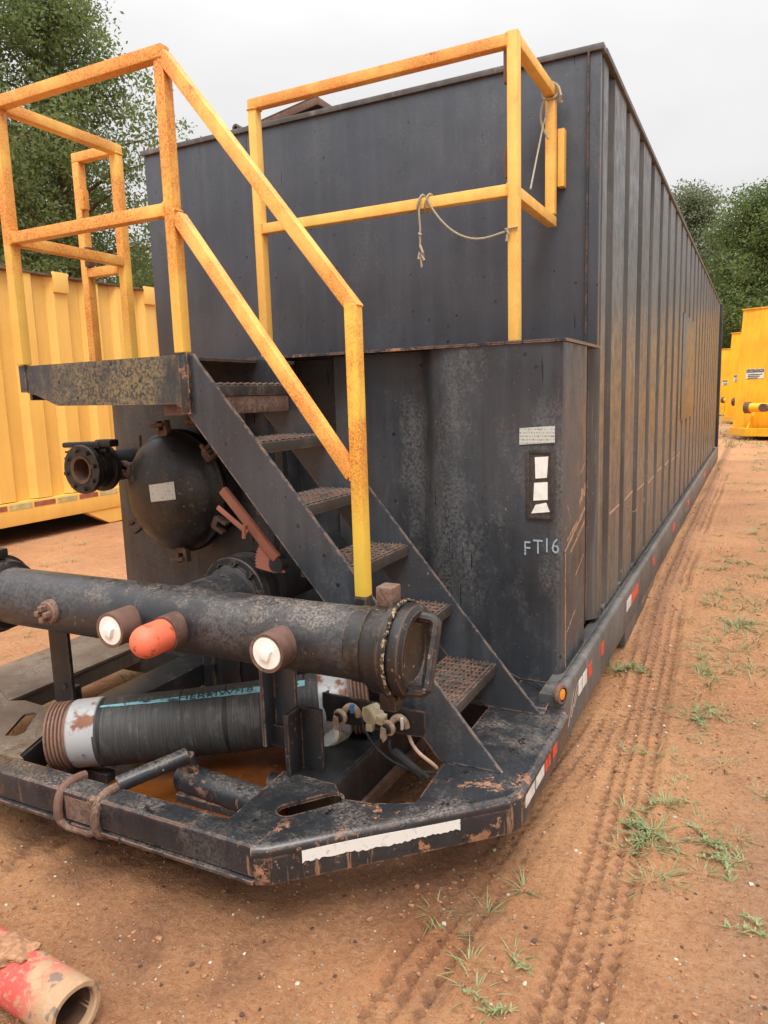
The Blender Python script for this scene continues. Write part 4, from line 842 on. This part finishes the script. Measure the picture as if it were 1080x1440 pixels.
b.sweep(curve_pts([gc+V(-.02, -.065, -.045), gc+V(-.05, -.065, -.12), gc+V(-.02, -.07, -.16), gc+V(.0, -.065, -.20)]), .005, 6)
b.sweep([gc+V(.01, -.066, -.05), gc+V(-.02, -.08, -.15), Vector(onX(746, 266, LXR))], .0038, 6)
obj('tie_rope', b, 'rope', None, label='rope knotted round the right gate corner with one taut end', category='rope')

# ------------------------------------------------------------------ red pipe in the left foreground
p0, p1 = onZ(104, 1388, .140), onZ(0, 1321, .150); dr = Vector(p1)-Vector(p0); dr.normalize(); Rr = .068
e0 = Vector(p0)+V(0, 0, -Rr); b = B(); e1 = e0+dr*1.3; e1.z = e0.z-.0
b.rev(e0, e1-e0, [(.052, .35), (.052, .004), (.056, 0), (Rr-.002, 0), (Rr, .004), (Rr+.001, .3), (Rr, 1.3)], 48)
for v in b.bm.verts: v.co += Vector((0, 0, .004*math.sin(v.co.x*31)+.002*math.sin(v.co.y*57)))
rp = obj('red_pipe', b, 'redpipe', None, label='mud caked red pipe end lying in the near left corner', category='pipe')
rp.location.z += gz(e0.x, e0.y)+Rr-.008-e0.z if False else 0
b = B(); b.rev(e0, e1-e0, [(.0515, .02), (.0515, .5), (0, .5)], 32); obj('pipe_inside', b, 'inrust', rp)
b = B(); t = bmesh.new(); bmesh.ops.create_icosphere(t, subdivisions=3, radius=1)
mc_ = e0+dr*.245+V(0, 0, Rr-.010)
for v in t.verts:
    r = 1+.35*math.sin(v.co.x*5+1)*math.sin(v.co.y*6)+.15*rng.random(); v.co = mc_+Vector((v.co.x*.06*r, v.co.y*.045*r, v.co.z*.014*r))
K['clod'] = simple('clay_clod', (.33, .17, .09), .95, .35, 60, bump=.8)
obj('mud_clump', t, 'clod', rp, 60)

# ------------------------------------------------------------------ yellow tank on the left
XL = -6.55; YT = empty('yellow_tank', (XL-1.3, 4, .0), 'pale yellow ribbed tank parked parallel on the left behind the rails', 'tank')
yb = obj('tank_shell', B().box((XL-2.5, -3, .36), (XL-.07, 9.6, 2.93)), 'ytank', YT)
yw = yb
per = .47; k = 0; yv = -3.10
while yv < 9.3:
    b = B(); f = lambda u, v, w_: Vector((XL-.069+v, u, .46+w_+(2.93-.46))); b.plate([[(yv, 0), (yv+.07, .069), (yv+.25, .069), (yv+.32, 0)]], f, 2.93-.46); obj('wall_rib', b, 'ytank', yw, 25)
    if k % 3 == 0: obj('rib_cap', B().box((XL+.001, yv+.06, 2.76), (XL+.035, yv+.26, 2.985), .004), 'ytank', yw)
    yv += per; k += 1
obj('top_rim', B().box((XL-.10, -3, 2.931), (XL+.015, 9.6, 2.955), .003), 'rust', YT)
b = B(); b.box((XL-.10, -3, .20), (XL+.03, 9.6, .45), .006); yr = obj('skid_rail', b, 'ytank', YT)
tcol = ['red', 'tapew']; yv = -2.6; k = 0
while yv < 9.2: obj('reflector_tape', B().box((XL+.031, yv, .375), (XL+.033, yv+.28, .43)), 'tapefade_r' if k % 2 else 'tapefade_w', yr); yv += .31; k += 1
for y0, y1 in ((2.75, 9.5), (-3, -.5)):
    b = B(); b.plate([[(y0, .199), (y0+.35, .02), (y1-.1, .02), (y1, .199)]], YZ(XL+.02), .1); obj('skid_foot', b, 'ytank', yr)
obj('under_frame', B().box((XL-2.4, -2.9, .22), (XL-.11, 9.5, .359)), 'dark', YT)  # shade under the tank put into its near-black colour

# ------------------------------------------------------------------ golden tanks standing askew in a row on the right
def golden(loc, rz, label):
    o = empty('golden_tank', (0, 0, 0), label, 'tank', 'golden tanks on the right'); P_ = o
    # local: x 0..2.6 across the face, y into the tank, face at y=0
    b = B(); b.plate([[(0.25, 3.2), (11, 3.2), (11, .3), (-.05, .3), (-.05, .55)]], lambda u, v, w_: Vector((2.55+w_, u, v)), 2.5); obj('tank_shell', b, 'ytank2', P_)
    for k in range(16): b = B(); f = lambda u, v, w_: Vector((.049-v, u, .45+w_+2.7)); b.plate([[(.8+.6*k, 0), (.9+.6*k, .06), (1.12+.6*k, .06), (1.22+.6*k, 0)]], f, 2.7); obj('wall_rib', b, 'ytank2', P_)
    b = B(); b.box((.02, .22, 3.201), (2.60, 11.02, 3.23), .004); obj('top_rim', b, 'ytank2', P_)
    b = B(); b.plate([[(-.01, -.10), (.6, -.62), (2.0, -.62), (2.61, -.10)]], XY(.30), .18); b.box((-.02, -.098, .12), (2.62, 11, .29), .01); obj('skid', b, 'ytank2', P_)
    b = B(); b.cyl((.62, -.40, .80), (2.1, -.40, .80), .11, 20); b.cyl((1.2, -.40, .80), (1.2, .0, .80), .10, 16); b.plate([[(-.50, .30), (-.05, .30), (-.05, .8)]], lambda u, v, w_: Vector((.62+w_, u, v)), .03); mfp = obj('manifold', b, 'ytank2', P_)
    b = B(); b.cyl((.50, -.40, .80), (.62, -.40, .80), .14, 20); b.bar((.44, -.42, .66), (.44, -.42, .94), .02, .02); obj('end_cap', b, 'rust', mfp)
    b = B(); b.cyl((1.0, -.60, .80), (1.0, -.48, .80), .10, 18); obj('end_cap', b, 'rust', mfp)
    zc = 1.62; fy = lambda z: .25*(z-.55)/(3.2-.55)-.05*(3.2-z)/2.65
    b = B(); b.plate([[(.27, zc-.12), (.27, zc+.12), (.71, zc+.12), (.71, zc-.12)]], lambda u, v, w_: Vector((u, fy(v)-.012-w_, v)), .004); sg = obj('caution_sign', b, 'tapew', P_)
    b = B(); b.plate([[(.28, zc+.03), (.28, zc+.11), (.70, zc+.11), (.70, zc+.03)]], lambda u, v, w_: Vector((u, fy(v)-.015-w_, v)), .002); obj('sign_band', b, 'rubber', sg)
    bm = text_bm('CAUTION', .085); mapbm(bm, lambda c: Vector((.49+c.x*1.02, fy(zc+.07+c.y)-.020, zc+.07+c.y))); obj('sign_letters', bm, 'tapew', sg)
    b = B()
    for r, z in enumerate((-.02, -.06, -.10)): b.plate([[(.32, zc+z-.012), (.32, zc+z+.008), (.66-.05*r, zc+z+.008), (.66-.05*r, zc+z-.012)]], lambda u, v, w_: Vector((u, fy(v)-.015-w_, v)), .002)
    obj('sign_lines', b, 'rubber', sg)
    return o
g0 = golden(None, 0, 'golden yellow tank with caution sign, nearest in the right row'); 
def place(o, x, y, rz): o.location = (x, y, gz(x, y)-.02); o.rotation_euler = (0, 0, rz)
place(g0, onY(1031, 560, 17.4)[0], 17.4, math.radians(-24))
for (x, y, lb) in ((onY(1019, 560, 26.)[0], 26., 'golden yellow tank just behind the one with the caution sign'), (onY(1007, 550, 36.)[0], 36., 'golden yellow tank farthest back, in the gap past the black tank')):
    c = dup(g0); c['label'] = lb; place(c, x, y, math.radians(-24))

# ------------------------------------------------------------------ trees
def leaves_mesh(name, centers, radii, n, size, mat, parent, squash=.8, seed=1):
    r = np.random.default_rng(seed); cs = np.array(centers); rs = np.array(radii); wgt = rs**2/np.sum(rs**2)
    k = r.choice(len(cs), n, p=wgt); d = r.normal(size=(n, 3)); d /= np.linalg.norm(d, axis=1)[:, None]
    rad = rs[k]*np.clip(1.02-np.abs(r.normal(size=n))*.22, .05, 1.15); p = cs[k]+d*rad[:, None]*np.array([1, 1, squash])
    # twig-level clumping
    sub = r.normal(size=(n//14+1, 3)); sub = np.repeat(sub, 14, 0)[:n]*0
    grp = np.arange(n)//22; base = p[(grp*22) % n]; p = base+(r.normal(size=(n, 3))*size*np.array([3.2, 3.2, 1.9]))
    a = r.normal(size=(n, 3)); a /= np.linalg.norm(a, axis=1)[:, None]; nrm = d*.5+r.normal(size=(n, 3))*.6+np.array([0, 0, .5]); bvec = np.cross(a, nrm); bvec /= np.linalg.norm(bvec, axis=1)[:, None]+1e-9
    s = size*(.6+.8*r.random(n))[:, None]
    v = np.stack([p-a*s, p+bvec*s*.5, p+a*s, p-bvec*s*.5], 1).reshape(-1, 3)
    me = bpy.data.meshes.new(name); org = np.array(ORG[parent]); v = v-org
    me.vertices.add(4*n); me.vertices.foreach_set('co', v.ravel()); me.loops.add(4*n); me.loops.foreach_set('vertex_index', np.arange(4*n, dtype=np.int32))
    me.polygons.add(n); me.polygons.foreach_set('loop_start', np.arange(0, 4*n, 4, dtype=np.int32)); me.update(calc_edges=True)
    at = me.attributes.new('tint', 'FLOAT', 'POINT'); at.data.foreach_set('value', np.repeat(r.random(n)**2, 4).astype(np.float32))
    me.materials.append(K[mat]); o = bpy.data.objects.new(name, me); C.objects.link(o); o.parent = parent; return o
def tree(name, loc, h, rx, nb, nl, size, mat, label, seed, low=.18, group=None):
    r = random.Random(seed); o = empty(name, loc, label, 'tree', group); L = Vector(loc); b = B()
    top = L+V(r.uniform(-.5, .5), r.uniform(-.5, .5), h*.93); tr = [L+V(0, 0, -.2), L.lerp(top, .3)+V(.2, .1, 0), L.lerp(top, .62)+V(-.2, .2, 0), top]
    tp = bez(tr, 16); R = h*.018; b.sweep(tp, lambda u: R*(1-.88*u)+.02, 10); cs, rs = [], []
    for i in range(nb):
        u = low+(1-low)*((i+.5)/nb)**.9; s0 = tp[min(16, int(u*16))]; az = i*2.4+r.uniform(-.5, .5); prof_ = math.sin(math.pi*min(1, .18+u*.80))**.7
        ln = rx*prof_*r.uniform(.45, 1.0); e = s0+V(math.cos(az)*ln, math.sin(az)*ln, ln*r.uniform(.05, .55)); b.sweep([s0, s0.lerp(e, .5)+V(0, 0, .08*ln), e], lambda q_: max(.012, R*.42*(1-u*.6)*(1-.85*q_)), 6)
        for q_ in (.5, .8, 1.05): c_ = s0.lerp(e, q_)+V(r.uniform(-.4, .4), r.uniform(-.4, .4), r.uniform(-.3, .4))*rx*.18; cs.append(c_[:]); rs.append(rx*r.uniform(.17, .32))
        if i % 3 == 0: cs.append((s0+V(0, 0, .3))[:]); rs.append(rx*.25)
    obj('trunk', b, 'bark', o, 60); leaves_mesh('crown', cs, rs, nl, size, mat, o, seed=seed); return o
def tloc(px, dist):                                     # ground point in a viewing direction
    r = RCW@_ray(px, 560); r = r/math.hypot(r[0], r[1]); return (CAM[0]+r[0]*dist, CAM[1]+r[1]*dist, 0)
tree('broadleaf_tree', tloc(120, 27), 16.0, 4.2, 60, 72000, .068, 'leafL', 'tall full broadleaf tree rising behind the yellow tank, right crown edge against sky', 3, .08)
tree('broadleaf_tree', tloc(-70, 26), 18.5, 4.6, 50, 48000, .072, 'leafL', 'tall broadleaf tree at the left picture edge behind the landing rail', 5, .1)
tree('broadleaf_tree', tloc(60, 34), 13.0, 5.0, 30, 30000, .08, 'leafR', 'darker tree filling in behind the two tall left trees', 9, .02)
tree('broadleaf_tree', tloc(215, 36), 8.0, 4.0, 24, 26000, .08, 'leafR', 'low dark tree beside the left corner of the black tank', 19, .02)
tree('broadleaf_tree', tloc(975, 50), 14.0, 4.2, 44, 40000, .085, 'leafP', 'pale grey green tree showing sky through it, above the tank end', 13, .15)
tree('broadleaf_tree', tloc(1075, 44), 12.2, 4.2, 48, 70000, .082, 'leafR', 'dark green tree at the right picture edge', 17, .05)
tree('broadleaf_tree', tloc(1035, 58), 12.0, 5.2, 34, 40000, .11, 'leafR', 'dense dark tree low between the two right trees', 23, .01)
tree('broadleaf_tree', tloc(990, 64), 9.5, 5.0, 30, 34000, .11, 'leafR', 'low dark tree right behind the far end of the black tank', 31, .01)
tree('broadleaf_tree', tloc(1140, 54), 14, 5, 34, 22000, .14, 'leafR', 'dark crown farthest right, behind the tree at the right picture edge', 37, .03)

# ------------------------------------------------------------------ weeds and grass
def blades(bm, c, n, L, wd, rr, spread, low=.35):
    for k in range(n):
        a = rr.uniform(0, 6.283); el = rr.uniform(low, 1.25); ln = L*rr.uniform(.5, 1.1); d = Vector((math.cos(a), math.sin(a), 0)); s = Vector((-d.y, d.x, 0)); o = c+d*rr.uniform(0, spread)
        o.z = gz(o.x, o.y)-.004 if spread > .03 else c.z-.004; pts = []
        for i in range(4):
            u = i/3; p = o+d*ln*math.cos(el)*u*(1+.5*u)+Vector((0, 0, ln*math.sin(el)*(u-.42*u*u))); w_ = wd*(1-.92*u)*(1 if u else .7); pts.append((bm.verts.new(p-s*w_), bm.verts.new(p+s*w_)))
        for A, D in zip(pts, pts[1:]): bm.faces.new((A[0], A[1], D[1], D[0]))
def weed(px, py, n, L, wd, spread, label, stems=0):
    rr = random.Random(px*7+py); c = gpt(px, py); bm = bmesh.new(); blades(bm, c, n, L, wd, rr, spread)
    for s_ in range(stems):                               # runners carrying small leaves
        a = rr.uniform(0, 6.283); ln = L*rr.uniform(1.1, 1.9); q = c.copy(); ang = a
        for j in range(8):
            ang += rr.uniform(-.25, .25); q = q+Vector((math.cos(ang), math.sin(ang), 0))*ln/8; q.z = gz(q.x, q.y)+.006+.012*math.sin(j/7*math.pi); blades(bm, q.copy(), 3, L*.36, wd*1.3, rr, .004, .1)
    t = np.array([v.co for v in bm.verts]); o = obj('weed_tuft', bm, 'weed', None, 80, label=label, category='weed'); o['group'] = 'weeds growing in the clay'
    at = o.data.attributes.new('tint', 'FLOAT', 'POINT'); at.data.foreach_set('value', np.random.default_rng(px).random(len(o.data.vertices)).astype(np.float32)); return o
for a in [(918, 1170, 46, .075, .0032, .06, 'largest sprawling weed patch, right of the tyre tracks below mid height', 7),
          (935, 1130, 26, .08, .003, .04, 'upright green tuft just behind the largest weed patch', 2),
          (1000, 1185, 16, .055, .0034, .02, 'leafy weed right of the largest patch, upper of a pair', 4),
          (1027, 1213, 18, .055, .0034, .02, 'star shaped leafy weed, lower of the pair at right', 3),
          (738, 1252, 16, .075, .0026, .018, 'upright grass tuft in the mud in front of the right deck corner', 0),
          (685, 1285, 18, .08, .0024, .03, 'flattened grass tuft beside the orange clay patch', 0),
          (722, 1345, 10, .055, .0026, .03, 'thin flat grass sprig below the orange clay patch', 1),
          (688, 1425, 10, .045, .003, .015, 'little leafy weed at the bottom edge', 2),
          (868, 945, 60, .10, .0032, .07, 'dense green weed against the skid rail beside the rail foot', 5),
          (976, 1010, 30, .09, .003, .08, 'spreading weed above the largest patch, right of the ruts', 5),
          (1075, 1320, 8, .06, .003, .02, 'small weed cut off by the right picture edge', 2),
          (922, 1065, 14, .09, .0026, .03, 'lone star shaped grass tuft between the dense weed and largest patch', 0),
          (1040, 880, 26, .09, .003, .06, 'weed patch at right edge level with the red reflectors', 5),
          (990, 940, 18, .09, .003, .05, 'low weed right of the ruts, level with the dense rail weed', 3)]: weed(*a)
bm = bmesh.new(); rr = random.Random(4)
spots = [(960, 830), (1000, 775), (1030, 680), (1060, 850), (1000, 850), (1065, 945), (985, 975), (905, 1195), (880, 1140), (870, 1200), (660, 1350), (625, 1310), (610, 1285), (670, 1390), (940, 1060), (1010, 660), (1050, 640), (1030, 640), (1060, 660), (1075, 690), (1055, 710), (990, 800), (1035, 820), (1045, 600), (1018, 590), (885, 1060),
         (85, 990), (60, 1000), (30, 1020), (190, 945), (205, 950), (175, 955), (120, 765), (100, 790), (68, 795), (30, 895), (215, 1165), (12, 1130), (965, 870), (930, 1000), (1050, 750), (1075, 800), (1000, 905)]
for (px, py) in spots:
    c = gpt(px, py); dist = (Vector(CAM)-c).length; s = .9+.35*min(2, dist/4)
    blades(bm, c, int(10+6*s), .055*s, .0025*s, rr, .05*s)
for k in range(2600):                                     # thin scatter along the lane and far meadow
    yv = rr.uniform(-1.2, 16); xv = rr.uniform(.42, 2.4)+yv*.02
    if vnoise(np.array([xv*1.]), np.array([yv*1.]), 1.1, 15, 3)[0] < .55: continue
    blades(bm, Vector((xv, yv, gz(xv, yv))), rr.randint(5, 12), rr.uniform(.04, .10), .0035, rr, .05)
for k in range(70):                                      # small tufts right of the ruts
    yv = -1.35+5.5*rr.random()**1.2; xv = rr.uniform(.36, .75+.12*(yv+1.5)); s_ = rr.uniform(.5, 1.2); blades(bm, Vector((xv, yv, gz(xv, yv))), int(16*s_)+6, .055*s_+.012*max(0, yv), .0026+.0006*max(0, yv), rr, .02+.03*s_, .2)
for k in range(5200):
    yv = rr.uniform(14, 48); xv = rr.uniform(-1.5, 5); blades(bm, Vector((xv, yv, gz(xv, yv))), 2, rr.uniform(.12, .3), .012, rr, .05)
for k in range(500):
    xv = rr.uniform(-6.2, -3.2); yv = rr.uniform(-1, 8)
    if vnoise(np.array([xv]), np.array([yv]), .8, 16, 3)[0] < .56: continue
    blades(bm, Vector((xv, yv, gz(xv, yv))), 4, rr.uniform(.04, .09), .003, rr, .05)
for (x0, y0, n_) in ((-1.80, -1.35, 90), (-1.92, -1.72, 60), (-1.76, -1.76, 60), (-1.85, -1.2, 60)):
    for k in range(n_): xv = x0+rr.gauss(0, .06); yv = y0+rr.gauss(0, .05); blades(bm, Vector((xv, yv, gz(xv, yv))), 2, .09, .003, rr, .02)
gr = obj('grass', bm, 'grass', None, 80, label='sparse pale grass sprigs scattered over the clay', category='grass', kind='stuff')
at = gr.data.attributes.new('tint', 'FLOAT', 'POINT'); at.data.foreach_set('value', rng.random(len(gr.data.vertices)).astype(np.float32))
# pebbles and clods
def scatter(name, n, box_, smin, smax, mat, label, seed, sink=.3):
    r = np.random.default_rng(seed); t = bmesh.new(); bmesh.ops.create_icosphere(t, subdivisions=1, radius=1); bv = np.array([v.co for v in t.verts]); bf = np.array([[v.index for v in f.verts] for f in t.faces]); t.free()
    xs = r.uniform(box_[0], box_[1], n); ys = box_[2]+(box_[3]-box_[2])*r.random(n)**1.8; ss = smin+(smax-smin)*r.random(n)**4; zs = ground_h(xs, ys)
    sc3 = ss[:, None, None]*(.6+.7*r.random((n, 1, 3))); jit = 1+.35*(r.random((n, len(bv), 1))-.5)
    v = bv[None]*jit*sc3; v[:, :, 2] *= .7; v += np.stack([xs, ys, zs+ss*sink], 1)[:, None, :]
    f = bf[None]+(np.arange(n)*len(bv))[:, None, None]; me = bpy.data.meshes.new(name); me.from_pydata(v.reshape(-1, 3).tolist(), [], f.reshape(-1, 3).tolist()); me.materials.append(K[mat])
    o = bpy.data.objects.new(name, me); C.objects.link(o); o['kind'] = 'stuff'; o['label'] = label; o['category'] = 'gravel'; return o
K['pebble'] = simple('pale_pebble', (.48, .40, .31), .8, .3, 8)
K['darkclod'] = simple('dark_clod', (.09, .055, .04), .9, .4, 20)
scatter('pebbles', 1500, (-1.6, 1.6, -2.6, 3.5), .0015, .008, 'pebble', 'tiny pale pebbles strewn over the clay', 81)
K['crumb'] = simple('clay_crumb', (.32, .145, .064), .95, .4, 30, bump=.6)
scatter('crumbs', 11000, (-1.3, 1.2, -2.6, 1.2), .0012, .0062, 'crumb', 'fine crumbs of clay covering the near ground', 85)
scatter('clods', 2200, (-2.0, 1.7, -2.6, 4), .002, .011, 'clod', 'crumbs of orange clay strewn over the ground', 82)
scatter('dark_clods', 500, (-1.6, 1.4, -2.6, 3), .002, .009, 'darkclod', 'dark crumbs of soil strewn over the ground', 83)
scatter('bank_clods', 900, (.08, .26, -.7, 6), .002, .011, 'clod', 'loose clods banked along the skid rail', 84)
